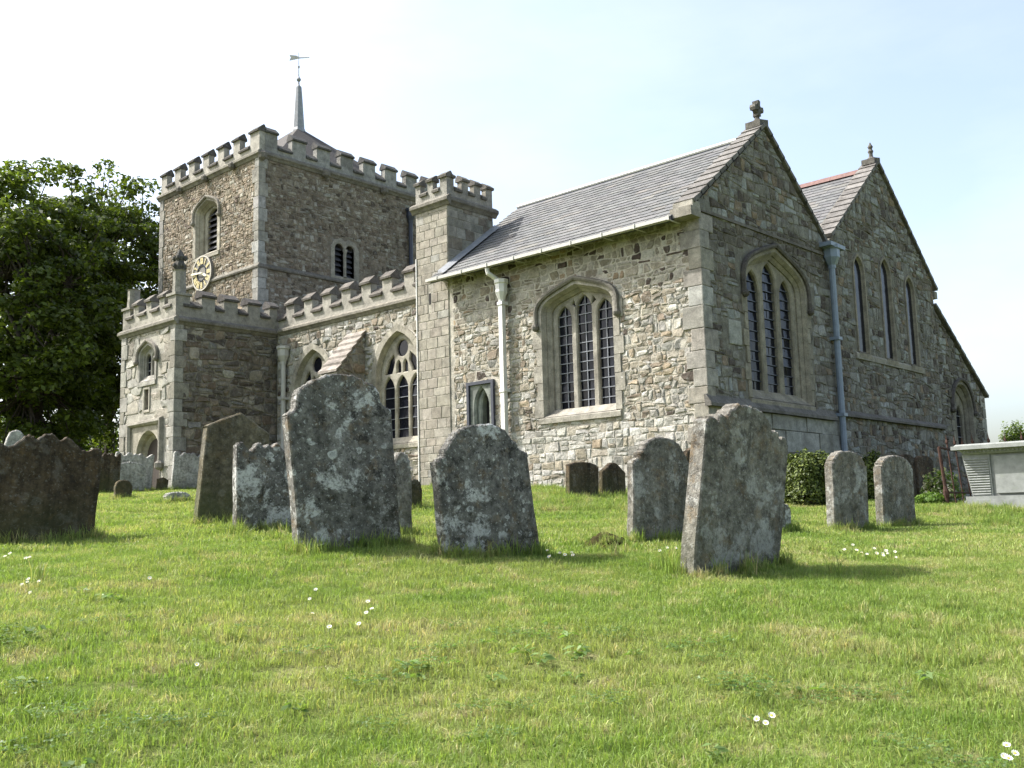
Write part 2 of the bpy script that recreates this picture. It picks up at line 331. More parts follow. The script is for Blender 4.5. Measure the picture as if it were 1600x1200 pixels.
def ground(x, y):
    x = np.asarray(x, float); y = np.asarray(y, float); sh = x.shape; x = x.ravel(); y = y.ravel()
    out = np.empty_like(x)
    for s in range(0, len(x), 40000):
        q = np.stack([x[s:s + 40000], y[s:s + 40000]], 1)
        z = _phi(((q[:, None] - _P[None, :, :2]) ** 2).sum(2)) @ _W[:-3] + _W[-3] + q @ _W[-2:]
        d = np.hypot(q[:, 0] + 4, q[:, 1] + 2); t = np.clip((d - 24) / 30, 0, 1); t = t * t * (3 - 2 * t)
        b = 0.020 * np.sin(q[:, 0] * 1.9 + 1.3 * np.sin(q[:, 1] * 1.1)) * np.sin(q[:, 1] * 2.3 + 0.7) + 0.010 * np.sin(q[:, 0] * 5.1 + q[:, 1] * 3.7) * np.sin(q[:, 1] * 4.3 - q[:, 0] * 1.7)
        out[s:s + 40000] = (np.clip(z, -3, 3) + b) * (1 - t) + (-1.2) * t
    return out.reshape(sh)
def gz(x, y): return float(ground(np.array([x]), np.array([y]))[0])
def hit(px, py):
    """where the sight line through a survey pixel meets the ground"""
    v = ray(px, py) / FPX; lo = None
    ts = np.linspace(2.0, 60, 1200); P = CAM + ts[:, None] * v; g = ground(P[:, 0], P[:, 1]); below = np.where(P[:, 2] < g)[0]
    if len(below) == 0: return P[600]
    i = max(below[0], 1); f0 = P[i - 1, 2] - g[i - 1]; f1 = P[i, 2] - g[i]; t = ts[i - 1] + (ts[i] - ts[i - 1]) * f0 / (f0 - f1)
    Q = CAM + t * v; Q[2] = gz(Q[0], Q[1]); return Q

def build_ground():
    def axis(lo, hi, step, far):
        a = list(np.arange(lo, hi, step)); s = step
        l = [lo]; 
        while l[-1] > -far: s *= 1.35; l.append(l[-1] - s)
        s = step; r = [a[-1]]
        while r[-1] < far: s *= 1.35; r.append(r[-1] + s)
        return np.array(list(reversed(l[1:])) + a + r[1:])
    xs = axis(-26, 20, 0.22, 1800); ys = axis(-20, 22, 0.22, 1800)
    X, Y = np.meshgrid(xs, ys, indexing='ij'); Z = ground(X, Y)
    V = np.stack([X, Y, Z], 2).reshape(-1, 3); ny = len(ys)
    I = (np.arange(len(xs) - 1)[:, None] * ny + np.arange(ny - 1)[None]).ravel()
    F = np.stack([I, I + ny, I + ny + 1, I + 1], 1)
    me = bpy.data.meshes.new('ground'); me.from_pydata(V.tolist(), [], F.tolist()); me.polygons.foreach_set('use_smooth', [True] * len(F)); me.materials.append(M_GROUND); me.update()
    o = bpy.data.objects.new('ground', me); link(o); tag(o, 'grassy churchyard ground sloping up to the church', None, None, 'structure')
build_ground()

# ------------------------------------------------------------------ masonry
def pick(pal, var=0.17):
    r = random.random() * sum(p[0] for p in pal)
    for wgt, c in pal:
        r -= wgt
        if r <= 0: break
    k = random.uniform(1 - var, 1 + var); return tuple(max(0.01, x * k * random.uniform(0.985, 1.015)) for x in c)
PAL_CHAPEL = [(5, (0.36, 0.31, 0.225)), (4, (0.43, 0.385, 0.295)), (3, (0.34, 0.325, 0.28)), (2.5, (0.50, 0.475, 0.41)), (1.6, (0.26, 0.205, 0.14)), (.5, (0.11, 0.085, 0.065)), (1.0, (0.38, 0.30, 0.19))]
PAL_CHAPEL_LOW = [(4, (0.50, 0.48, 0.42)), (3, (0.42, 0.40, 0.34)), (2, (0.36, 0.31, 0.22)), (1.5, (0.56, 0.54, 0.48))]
PAL_EAST = [(4, (0.216, 0.203, 0.167)), (3, (0.264, 0.257, 0.225)), (3, (0.176, 0.149, 0.113)), (2, (0.304, 0.311, 0.288)), (1.5, (0.104, 0.083, 0.068)), (1, (0.24, 0.178, 0.113))]  # tones darkened so part of the east walls' shade is in the colour
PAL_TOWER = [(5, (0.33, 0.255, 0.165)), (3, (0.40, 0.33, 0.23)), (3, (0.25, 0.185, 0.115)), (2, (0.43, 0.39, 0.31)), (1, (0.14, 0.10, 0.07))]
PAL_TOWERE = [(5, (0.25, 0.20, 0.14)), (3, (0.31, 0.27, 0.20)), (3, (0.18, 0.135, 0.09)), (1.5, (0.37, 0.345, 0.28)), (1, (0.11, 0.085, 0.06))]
PAL_ASH = [(4, (0.385, 0.345, 0.27)), (3, (0.41, 0.37, 0.295)), (2, (0.36, 0.32, 0.25)), (1.0, (0.42, 0.40, 0.345))]
PAL_ASHG = [(4, (0.36, 0.345, 0.29)), (3, (0.42, 0.40, 0.34)), (2, (0.30, 0.275, 0.215))]
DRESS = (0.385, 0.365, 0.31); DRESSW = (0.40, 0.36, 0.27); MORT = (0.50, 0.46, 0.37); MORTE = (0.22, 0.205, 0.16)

def jc(col, lo=.88, hi=1.12):
    k = random.uniform(lo, hi); return tuple(x * k for x in col)
def inpoly(pt, poly):
    x, y = pt; c = False; n = len(poly)
    for i in range(n):
        x0, y0 = poly[i]; x1, y1 = poly[i - 1]
        if (y0 > y) != (y1 > y) and x < (x1 - x0) * (y - y0) / (y1 - y0) + x0: c = not c
    return c
def clip_half(poly, p, nrm):
    out = []; n = len(poly)
    for i in range(n):
        a, b = poly[i], poly[(i + 1) % n]
        da = (a[0] - p[0]) * nrm[0] + (a[1] - p[1]) * nrm[1]; db = (b[0] - p[0]) * nrm[0] + (b[1] - p[1]) * nrm[1]
        if da >= 0: out.append(a)
        if da * db < 0: t = da / (da - db); out.append((a[0] + (b[0] - a[0]) * t, a[1] + (b[1] - a[1]) * t))
    return out
def parea(p): return 0.5 * abs(sum(p[i][0] * p[i - 1][1] - p[i - 1][0] * p[i][1] for i in range(len(p))))

CAND = []      # every stone of the near walls: (score, polygon, frame, height, colour, wall)
def stone_geo(mb, fr, poly, h, col, rough=1.0):
    n = len(poly); cx = sum(p[0] for p in poly) / n; cy = sum(p[1] for p in poly) / n
    r = math.sqrt(parea(poly)); ins = min(0.018, r * 0.11)
    tx, ty = random.gauss(0, 0.09) * rough, random.gauss(0, 0.09) * rough
    vs = []; 
    for (x, y) in poly: vs.append(fr(x, y, -0.01))
    for (x, y) in poly: vs.append(fr(x, y, h * 0.55))
    for (x, y) in poly:
        dx, dy = cx - x, cy - y; d = math.hypot(dx, dy) + 1e-6; k = min(ins / d, 0.5)
        xx, yy = x + dx * k * 1.3, y + dy * k * 1.3
        vs.append(fr(xx, yy, h + (xx - cx) * tx + (yy - cy) * ty + random.uniform(-0.004, 0.004) * rough))
    vs.append(fr(cx + random.uniform(-.2, .2) * r, cy + random.uniform(-.2, .2) * r, h * (1 + random.uniform(0.0, 0.5) * rough)))
    fs = []
    for k in (0, n): fs += [(k + i, k + (i + 1) % n, k + n + (i + 1) % n, k + n + i) for i in range(n)]
    fs += [(2 * n + i, 2 * n + (i + 1) % n, 3 * n) for i in range(n)]
    mb.add(vs, fs, col)

def rubble(wall, fr, u0, u1, v0, v1, ch, sw, pal, prot, joint=0.012, clips=(), holes=(), skip=None, seed=1, near=True, rough=1.0, palf=None, snecks=0.25, sq=1.0):
    """roughly coursed random rubble; clips = half planes ((x,y),(nx,ny)), holes = polygons left free"""
    st = random.getstate(); random.seed(seed); mb = MB(); v = v0; ph = [random.uniform(0, 6.3) for _ in range(4)]
    bounds = [v0]
    while bounds[-1] < v1: bounds.append(bounds[-1] + ch * random.uniform(0.65, 1.4))
    def wob(j, u): return bounds[j] + ch * 0.22 * sq * (math.sin(u * 2.3 + j * 1.7 + ph[0]) + 0.7 * math.sin(u * 5.7 + j * 2.9 + ph[1]))
    hb = [(min(p[0] for p in h), max(p[0] for p in h), min(p[1] for p in h), max(p[1] for p in h)) for h in holes]
    for j in range(len(bounds) - 1):
        u = u0 - random.uniform(0, sw); sl = 0.0
        while u < u1:
            wd = sw * random.choice((0.55, 0.75, 0.9, 1.0, 1.1, 1.4, 1.9)) * random.uniform(0.85, 1.15); ua, ub = u, u + wd; sl0 = sl; sl = random.gauss(0, 0.13) * ch * sq; u = ub
            lo = lambda x: wob(j, x); hi = lambda x: wob(j + 1, x); cells = []
            m_ = (ua + ub) / 2; H = hi(m_) - lo(m_)
            if H < 0.03: continue
            if random.random() < snecks and H > ch * 0.8:
                f = random.uniform(0.4, 0.6); cells = [(0, f), (f, 1)]
            else: cells = [(0, 1)]
            for fa, fb in cells:
                L = lambda x, f: lo(x) + (hi(x) - lo(x)) * f
                g = joint * random.uniform(0.7, 1.8)
                xa, xb = ua + g, ub - g
                k = min(wd, H) * 0.22 * sq; jt = lambda s: random.uniform(-s, s) * sq
                pl = [(xa - sl0 + k * random.random(), L(xa, fa) + g), (m_ + jt(wd * .15), L(m_, fa) + g + jt(.012)), (xb - sl - k * random.random(), L(xb, fa) + g), (xb + jt(.012), L(xb, fa) * .5 + L(xb, fb) * .5 + jt(H * .15)),
                      (xb + sl - k * random.random(), L(xb, fb) - g), (m_ + jt(wd * .15), L(m_, fb) - g + jt(.012)), (xa + sl0 + k * random.random(), L(xa, fb) - g), (xa + jt(.012), L(xa, fa) * .5 + L(xa, fb) * .5 + jt(H * .15))]
                for cp, cn in clips:
                    pl = clip_half(pl, cp, cn)
                    if len(pl) < 3: break
                if len(pl) < 3 or parea(pl) < 0.0012: continue
                cx = sum(p[0] for p in pl) / len(pl); cy = sum(p[1] for p in pl) / len(pl)
                bad = False
                for h, b in zip(holes, hb):
                    if cx > b[0] - 0.4 and cx < b[1] + 0.4 and cy > b[2] - 0.4 and cy < b[3] + 0.4:
                        if inpoly((cx, cy), h) or any(inpoly(p, h) for p in pl): bad = True; break
                if bad or (skip and skip(cx, cy)): continue
                pp = palf(cx, cy) if palf else pal
                h = prot * random.uniform(0.35, 1.25); col = pick(pp)
                if near:
                    P = np.array(fr(cx, cy, 0)) - CAM; d = np.linalg.norm(P); nn = np.array(fr(0, 0, 1)) - np.array(fr(0, 0, 0)); cs = abs(P @ nn) / d
                    CAND.append((parea(pl) * cs / d ** 2, pl, fr, h, col, wall, rough))
                else: stone_geo(mb, fr, pl, h, col, rough)
    random.setstate(st)
    if not near and mb.v:
        tag(mb.build('rubble_facing', M_RUB, wall), None, None, None, 'stuff')

def finish_stones(limit=300):
    CAND.sort(key=lambda c: -c[0]); rest = {}
    for i, (s, pl, fr, h, col, wall, rough) in enumerate(CAND):
        if i < limit:
            mb = MB(); stone_geo(mb, fr, pl, h, col, rough); cx = sum(p[0] for p in pl) / len(pl); cy = sum(p[1] for p in pl) / len(pl)
            mb.build('stone', M_RUB, wall, fr(cx, cy, 0))
        else: stone_geo(rest.setdefault(wall.name, (MB(), wall))[0], fr, pl, h, col, rough)
    for mb, wall in rest.values(): tag(mb.build('rubble_facing', M_RUB, wall), None, None, None, 'stuff')

def block(mb, fr, u0, u1, v0, v1, h, col, g=0.006, bev=0.008):
    """a squared stone with slightly worn arrises"""
    u0 += g; u1 -= g; v0 += g; v1 -= g; j = lambda: random.uniform(-0.004, 0.004)
    pl = [(u0 + j(), v0 + j()), (u1 + j(), v0 + j()), (u1 + j(), v1 + j()), (u0 + j(), v1 + j())]; b = bev
    q = [(u0 + b, v0 + b), (u1 - b, v0 + b), (u1 - b, v1 - b), (u0 + b, v1 - b)]
    vs = [fr(x, y, -0.02) for x, y in pl] + [fr(x, y, h - bev * .6) for x, y in pl] + [fr(x, y, h + random.uniform(-.002, .002)) for x, y in q]
    fs = [(8, 9, 10, 11)]
    for k in (0, 4): fs += [(k + i, k + (i + 1) % 4, k + 4 + (i + 1) % 4, k + 4 + i) for i in range(4)]
    mb.add(vs, fs, col)
def ashlar(wall, fr, u0, u1, v0, v1, ch, sw, pal, prot=0.012, holes=(), name='ashlar_block', single=True, seed=3, jit=0.25):
    st = random.getstate(); random.seed(seed); v = v0; j = 0; allmb = MB()
    hb = [(min(p[0] for p in h) - .02, max(p[0] for p in h) + .02, min(p[1] for p in h) - .02, max(p[1] for p in h) + .02) for h in holes]
    while v < v1 - 0.02:
        vt = min(v1, v + ch * random.uniform(1 - jit, 1 + jit))
        if v1 - vt < ch * 0.4: vt = v1
        us = [u0]; x = u0 + (sw * random.uniform(0.3, 0.7) if j % 2 else sw * random.uniform(0.8, 1.1))
        while x < u1 - sw * 0.35: us.append(x); x += sw * random.uniform(1 - jit, 1 + jit)
        us.append(u1)
        for a_, b_ in zip(us[:-1], us[1:]):
            segs = [(a_, b_)]
            for b in hb:
                if vt > b[2] + .01 and v < b[3] - .01:
                    ns = []
                    for s0, s1 in segs:
                        if s1 <= b[0] or s0 >= b[1]: ns.append((s0, s1)); continue
                        if s0 < b[0]: ns.append((s0, b[0]))
                        if s1 > b[1]: ns.append((b[1], s1))
                    segs = ns
            for s0, s1 in segs:
                if s1 - s0 < 0.05: continue
                mb = MB() if single else allmb; block(mb, fr, s0, s1, v, vt, prot * random.uniform(0.6, 1.4), pick(pal, 0.07))
                if single: mb.build(name, M_ASH, wall, fr((s0 + s1) / 2, v, 0))
        v = vt; j += 1
    random.setstate(st)
    if not single and allmb.v: tag(allmb.build(name + 's', M_ASH, wall), None, None, None, 'stuff')

def plate(mb, fr, outer, holes, n0, n1, col=(1, 1, 1), chamfer=0.0, sides=True):
    """slab with real openings; front at n0, back at n1 (n1 < n0)"""
    loops = [outer] + list(holes)
    if chamfer:
        L0 = [outer] + [offset(h, chamfer) for h in holes]
    else: L0 = loops
    flat = [Vector((x, y, 0)) for l in L0 for x, y in l]
    tris = tessellate_polygon([[Vector((x, y, 0)) for x, y in l] for l in L0])
    base = [fr(v.x, v.y, n0) for v in flat]
    mb.add(base, [tuple(t) for t in tris], col)
    for k, l in enumerate(loops):
        if k == 0 and not sides: continue
        n = len(l); rings = [(L0[k], n0)]
        if chamfer and k > 0: rings.append((l, n0 - chamfer))
        rings.append((l, n1))
        for (ra, na), (rb, nb) in zip(rings[:-1], rings[1:]):
            mb.add([fr(x, y, na) for x, y in ra] + [fr(x, y, nb) for x, y in rb], [(i, (i + 1) % n, n + (i + 1) % n, n + i) for i in range(n)], col)
def offset(poly, d):
    """grow a counter-clockwise polygon by d"""
    n = len(poly); out = []
    ar = sum(poly[i - 1][0] * poly[i][1] - poly[i][0] * poly[i - 1][1] for i in range(n)); s = 1 if ar > 0 else -1
    for i in range(n):
        a, b, c = poly[i - 1], poly[i], poly[(i + 1) % n]
        e1 = Vector((b[0] - a[0], b[1] - a[1])); e2 = Vector((c[0] - b[0], c[1] - b[1]))
        if e1.length < 1e-7: e1 = e2
        if e2.length < 1e-7: e2 = e1
        n1 = Vector((e1.y, -e1.x)).normalized() * s; n2 = Vector((e2.y, -e2.x)).normalized() * s
        q = n1 + n2
        if q.length < 1e-6: q = n1
        q.normalize(); k = min(1.0 / max(q.dot(n1), 0.35), 1.6)
        out.append((b[0] + q.x * d * k, b[1] + q.y * d * k))
    return out
def arch_half(a, h, n=9):
    """right half of a pointed arch, from (a,0) to (0,h)"""
    if h >= a * 0.98:
        R = (a * a + h * h) / (2 * a); c = a - R; t1 = math.asin(min(1, h / R))
        return [(c + R * math.cos(t1 * i / n), R * math.sin(t1 * i / n)) for i in range(n + 1)]
    P = ((a, 0), (a, h * 0.5), (a * 0.74, h * 0.62), (0, h))
    return [tuple((1 - t) ** 3 * P[0][j] + 3 * t * (1 - t) ** 2 * P[1][j] + 3 * t * t * (1 - t) * P[2][j] + t ** 3 * P[3][j] for j in (0, 1)) for t in [i / n for i in range(n + 1)]]
def arch_poly(uc, hw, sill, spring, apex, n=9):
    r = arch_half(hw, apex - spring, n); R = [(uc + x, spring + y) for x, y in r]; L = [(uc - x, spring + y) for x, y in reversed(r)][1:]
    return [(uc - hw, sill), (uc + hw, sill)] + R + L
def round_poly(uc, vc, r, n=16): return [(uc + r * math.cos(2 * math.pi * i / n), vc + r * math.sin(2 * math.pi * i / n)) for i in range(n)]
def sweep(mb, fr, path, prof, col):
    """profile (offset outwards in the wall plane, n) carried along an open path in the wall plane"""
    n = len(path); m_ = len(prof); vs = []
    for i, (x, y) in enumerate(path):
        a = path[max(i - 1, 0)]; b = path[min(i + 1, n - 1)]; t = Vector((b[0] - a[0], b[1] - a[1])).normalized(); q = Vector((t.y, -t.x))
        k = 1.0
        if 0 < i < n - 1:
            e1 = Vector((x - a[0], y - a[1])).normalized(); k = 1 / max(0.5, Vector((e1.y, -e1.x)).dot(q))
        for o_, nn in prof: vs.append(fr(x + q.x * o_ * k, y + q.y * o_ * k, nn))
    fs = [(i * m_ + j, i * m_ + (j + 1) % m_, (i + 1) * m_ + (j + 1) % m_, (i + 1) * m_ + j) for i in range(n - 1) for j in range(m_)]
    fs += [tuple(reversed(range(m_))), tuple(range((n - 1) * m_, n * m_))]
    mb.add(vs, fs, col)
def course(mb, fr, u0, u1, prof, col):
    """horizontal moulding; prof = (v, n) section"""
    prism(mb, [fr(u0, v, n) for v, n in prof], Vector(fr(u1, 0, 0)) - Vector(fr(u0, 0, 0)), col)

CH = empty('church', (-8, 3, 0), 'grey stone village church with battlemented clock tower, porch and twin east gables', 'church')

def make_window(fr, uc, hw, sill, spring, apex, lights, depth, splay=0.1, band=0.17, hood=True, cols=2, rowh=0.2, label=None, col=DRESS, hoodcol=(0.2, 0.185, 0.15), sillslope=0.16, bars='grid', tracery_n=0.12, extra=(), hoodend=0.0, blockband=True, barcol=None, glass=True, louvre=False):
    """dressed opening: surround, stepped reveal, pierced tracery, leaded panes, hood mould.  lights = [(uc, hw, sill, spring, apex)]"""
    op = arch_poly(uc, hw, sill, spring, apex)
    inner = arch_poly(uc, hw - splay, sill + sillslope, spring, apex - splay * 1.1)
    mb = MB(); 
    # stepped reveal
    mid1 = arch_poly(uc, hw - splay * 0.45, sill + sillslope * .4, spring, apex - splay * .5)
    rings = [(op, 0.03), (mid1, -depth * 0.30), (mid1, -depth * 0.42), (inner, -depth * 0.8), (inner, -depth - 0.02)]
    n = len(op)
    for (ra, na), (rb, nb) in zip(rings[:-1], rings[1:]):
        mb.add([fr(x, y, na) for x, y in ra] + [fr(x, y, nb) for x, y in rb], [(i, (i + 1) % n, n + (i + 1) % n, n + i) for i in range(n)], col)
    W = mb.build('window', M_ASH, CH, fr(uc, sill, 0))
    if label: W['label'] = label
    # surround of jamb stones and voussoirs (open at the foot)
    mb = MB(); path = op[1:] + [op[0]]; out = offset(op, band); opath = out[1:] + [out[0]]
    opath[0] = (opath[0][0], sill); opath[-1] = (opath[-1][0], sill)
    def seg(pa, pb, qa, qb, c):
        h = 0.03 + random.uniform(-0.003, 0.003)
        mb.add([fr(*pa, h), fr(*pb, h), fr(*qb, h), fr(*qa, h), fr(*pa, -.02), fr(*pb, -.02), fr(*qb, -.02), fr(*qa, -.02)], [(0, 1, 2, 3), (0, 1, 5, 4), (2, 3, 7, 6), (1, 2, 6, 5), (3, 0, 4, 7)], c)
    for i in range(len(path) - 1):
        pa, pb, qa, qb = path[i], path[i + 1], opath[i], opath[i + 1]; L = math.hypot(pa[0] - pb[0], pa[1] - pb[1]); k = max(1, round(L / 0.34)) if blockband else 1
        for s in range(k):
            lp = lambda a, b, t: (a[0] + (b[0] - a[0]) * t, a[1] + (b[1] - a[1]) * t); g = 0.006 / max(L, .05) if k > 1 else 0
            t0, t1 = s / k + g, (s + 1) / k - g; q0, q1 = lp(qa, qb, t0), lp(qa, qb, t1)
            if k > 1 and s % 2: ex = 0.09 * (1 if q0[0] > uc else -1); q0 = (q0[0] + ex, q0[1]); q1 = (q1[0] + ex, q1[1])
            c = jc(col, 0.86, 1.12); seg(lp(pa, pb, t0), lp(pa, pb, t1), q0, q1, c)
    mb.build('surround', M_ASH, W)
    mb = MB(); w2 = hw + band * 0.8     # sill slab
    prism(mb, [fr(uc - w2, sill - 0.13, -.02), fr(uc - w2, sill - 0.13, 0.055), fr(uc - w2, sill - 0.03, 0.06), fr(uc - w2, sill + 0.012, -0.02)], Vector(fr(2 * w2, 0, 0)) - Vector(fr(0, 0, 0)), tuple(x * 1.08 for x in col))
    mb.build('sill', M_ASH, W)
    # tracery
    hs = [arch_poly(*l) for l in lights] + list(extra)
    if hs:
        mb = MB(); plate(mb, fr, offset(inner, 0.02), hs, -depth, -depth - tracery_n, tuple(x * 1.02 for x in col), 0.026, False); mb.build('tracery', M_ASH, W)
    # panes and bars
    gn = -depth - tracery_n * 0.75
    if louvre:
        for l in lights:
            v = l[2]
            while v < l[4] - .05:
                mb = MB(); prism(mb, [fr(l[0] - l[1] - .02, v, gn + .06), fr(l[0] - l[1] - .02, v + .03, gn + .06), fr(l[0] - l[1] - .02, v + .2, gn - .1), fr(l[0] - l[1] - .02, v + .17, gn - .1)], Vector(fr(2 * l[1] + .04, 0, 0)) - Vector(fr(0, 0, 0)))
                mb.build('louvre', M_LOUV, W); v += 0.2
            mb = MB(); mb.add([fr(l[0] - l[1], l[2], gn - .15), fr(l[0] + l[1], l[2], gn - .15), fr(l[0] + l[1], l[4], gn - .15), fr(l[0] - l[1], l[4], gn - .15)], [(0, 1, 2, 3)]); mb.build('backing', M_DARK, W)
        glass = False
    if glass:
        gmesh = {}
        for l in list(lights) + [('x', h) for h in extra]:
            if l[0] == 'x':
                h = l[1]; a0, a1 = min(p[0] for p in h), max(p[0] for p in h); b0, b1 = min(p[1] for p in h), max(p[1] for p in h); nc = 1; nr = 1
            else: a0, a1, b0, b1 = l[0] - l[1] - .01, l[0] + l[1] + .01, l[2] - .01, l[4]; nc = cols; nr = max(1, round((b1 - b0) / rowh))
            for i in range(nc):
                for j in range(nr):
                    pw, ph = (a1 - a0) / nc, (b1 - b0) / nr; key = (round(pw, 4), round(ph, 4), random.randrange(5))
                    c = (a0 + pw * (i + .5), b0 + ph * (j + .5))
                    if key not in gmesh:
                        t1, t2 = random.gauss(0, .035), random.gauss(0, .035); mbp = MB(); o0 = Vector(fr(0, 0, 0))
                        mbp.add([Vector(fr(x * pw / 2, y * ph / 2, x * pw / 2 * t1 + y * ph / 2 * t2)) - o0 for x, y in ((-1, -1), (1, -1), (1, 1), (-1, 1))], [(0, 1, 2, 3)]); po = mbp.build('pane', M_GLASS, W, (0, 0, 0)); gmesh[key] = po.data
                    else:
                        po = bpy.data.objects.new('pane', gmesh[key]); link(po, W)
                    o_ = Vector(fr(*c, gn)); ORG[po.name] = o_; po.location = o_ - wloc(W)
            if l[0] != 'x':
                mb = MB(); bt = 0.009
                for i in range(0, nc + 1):
                    if bars == 'h' and 0 < i < nc: continue
                    x = a0 + (a1 - a0) * i / nc; prism(mb, [fr(x - bt, b0, gn + .006), fr(x + bt, b0, gn + .006), fr(x + bt, b0, gn + .028), fr(x - bt, b0, gn + .028)], Vector(fr(0, b1 - b0, 0)) - Vector(fr(0, 0, 0)))
                for j in range(0, nr + 1):
                    y = b0 + (b1 - b0) * j / nr; prism(mb, [fr(a0, y - bt, gn + .009), fr(a0, y + bt, gn + .009), fr(a0, y + bt, gn + .032), fr(a0, y - bt, gn + .032)], Vector(fr(a1 - a0, 0, 0)) - Vector(fr(0, 0, 0)))
                mb.build('glazing_bars', barcol or M_LEADED, W)
    if hood:
        mb = MB(); r = arch_half(hw + 0.10, apex - spring + 0.10, 10); R = [(uc + x, spring + y) for x, y in r]; L_ = [(uc - x, spring + y) for x, y in reversed(r)][1:]
        path = [(uc + hw + .10, spring - hoodend)] + R + L_ + [(uc - hw - .10, spring - hoodend)] if hoodend > 0 else R + L_
        sweep(mb, fr, path, [(-0.02, 0.03), (-0.02, 0.075), (0.02, 0.10), (0.06, 0.095), (0.075, 0.03)], hoodcol)
        for s in (1, -1):
            x = uc + s * (hw + .13); y = spring - hoodend; c = fr(x, y - .02, 0.07); lathe(mb, c[0], c[1], [(0.03, c[2] - .09), (.075, c[2] - .05), (.085, c[2]), (.06, c[2] + .05)], 8, hoodcol)
        mb.build('hood_mould', M_COP, W)
    return op, W

def battlement(fr, u0, u1, v0, vc, vm, merlons, thick=0.32, label=None, col=DRESS, capc=(0.22, 0.205, 0.17), over=0.06, caph=0.13):
    """parapet with merlons between v0 (base), vc (crenel) and vm (top); merlons = [(ua, ub)]"""
    mb = MB(); plate_poly = [fr(u0, v0, 0), fr(u1, v0, 0), fr(u1, v0, -thick), fr(u0, v0, -thick)]
    prism(mb, plate_poly, (0, 0, vc - caph - v0), col); par = mb.build('parapet', M_ASH, CH)
    if label: par['label'] = label
    def cap(a_, b_, z, oa, ob):
        mb = MB(); a_ -= oa; b_ += ob
        sec = [(z - .02, -thick - over), (z - .02, over), (z + .035, over + .01), (z + caph, -thick * .62), (z + caph, -thick * .85), (z + .05, -thick - over)]
        prism(mb, [fr(a_, v, n) for v, n in sec], Vector(fr(b_ - a_, 0, 0)) - Vector(fr(0, 0, 0)), jc(capc, .85, 1.2)); return mb.build('coping_stone', M_COP, par)
    prev = u0
    for i, (a_, b_) in enumerate(merlons):
        mb = MB(); prism(mb, [fr(a_, vc - caph, -.002), fr(b_, vc - caph, -.002), fr(b_, vc - caph, -thick + .002), fr(a_, vc - caph, -thick + .002)], (0, 0, vm - caph - (vc - caph)), jc(col, .92, 1.06)); mb.build('merlon', M_ASH, par)
        cap(a_, b_, vm - caph, .025, .025)
        if a_ - prev > 0.08: cap(prev + .003, a_ - .003, vc - caph, 0, 0)
        prev = b_
    if u1 - prev > 0.08: cap(prev + .003, u1 - .003, vc - caph, 0, 0)
    return par

def slates(roofpart, P0, du, dv, nu, lu, lv, w_, exp, pal, seed=5, limit=0):
    """courses of slates on a slope: P0 eave corner, du along the eave, dv up the slope, n normal"""
    st = random.getstate(); random.seed(seed); P0 = Vector(P0); du = Vector(du).normalized(); dv = Vector(dv).normalized(); n = Vector(nu).normalized(); rows = int(lv / exp); big = []
    for r in range(rows):
        u = -w_ * (0.5 if r % 2 else 0.0)
        while u < lu:
            a_, b_ = max(u, 0) + .004, min(u + w_, lu) - .004; u += w_
            if b_ - a_ < .03: continue
            t = exp * 1.25; j = random.uniform(-.012, .012); l0 = .020 + random.uniform(0, .004); sk = random.gauss(0, .004); v = r * exp
            q = [P0 + du * a_ + dv * (v + j) + n * l0, P0 + du * b_ + dv * (v + j + sk) + n * (l0 + random.uniform(-.004, .004)), P0 + du * b_ + dv * (v + t) + n * .004, P0 + du * a_ + dv * (v + t) + n * .004]
            d = n * -.016; c = pick(pal, .08); big.append((q, d, c, (np.array(q[0]) - CAM)))
    big.sort(key=lambda s: np.linalg.norm(s[3])); rest = MB()
    for i, (q, d, c, _) in enumerate(big):
        mb = MB() if i < limit else rest
        mb.add(q + [p + d for p in q], [(0, 1, 2, 3), (0, 4, 5, 1), (1, 5, 6, 2), (3, 7, 4, 0), (2, 6, 7, 3)], c)
        if i < limit: mb.build('slate', M_SLATE, roofpart, q[0])
    if rest.v: tag(rest.build('slating', M_SLATE, roofpart), None, None, None, 'stuff')
    random.setstate(st)
PAL_SLATE = [(4, (0.128, 0.129, 0.127)), (3, (0.142, 0.142, 0.138)), (2, (0.115, 0.117, 0.117)), (.7, (0.158, 0.152, 0.14))]

#=============================================================== CHURCH
S0 = FS(0.0); E0 = FE(0.0)
# ---- south chapel windows
W1 = dict(uc=-2.97, hw=0.93, sill=1.32, spring=3.5, apex=4.0)
w1op = arch_poly(**W1)
W2 = dict(uc=2.88, hw=1.27, sill=1.47, spring=3.82, apex=4.6)
w2op = arch_poly(**W2)
# ---- south chapel walls
niche_hole = [(-6.04, 0.9), (-5.38, 0.9), (-5.38, 2.22), (-6.04, 2.22)]
mb = MB(); plate(mb, S0, [(-6.72, -0.8), (-.012, -0.8), (-.012, 4.95), (-6.72, 4.95)], [w1op, niche_hole], 0, -0.5, MORT)
CSW = mb.build('chapel_south_wall', M_MORTAR, CH); CSW['label'] = 'sunlit rubble wall of the south chapel'
def pal_ch(u, v):
    t = 0.85 if v < 1.0 else (0.35 if v < 1.4 else 0.06)
    if v > 3.7: return PAL_CHAPEL_UP
    return PAL_CHAPEL_LOW if random.random() < t else PAL_CHAPEL
PAL_CHAPEL_UP = [(5, (0.30, 0.27, 0.20)), (3, (0.36, 0.335, 0.27)), (2, (0.25, 0.215, 0.15)), (1.6, (0.085, 0.062, 0.048)), (1, (0.42, 0.40, 0.34)), (1, (0.31, 0.225, 0.13))]
def quoin_len(k): return 0.42 if k % 2 else 0.25
cz = [((-6.55, 0), (1, 0)), ((-0.16, 0), (-1, 0))]
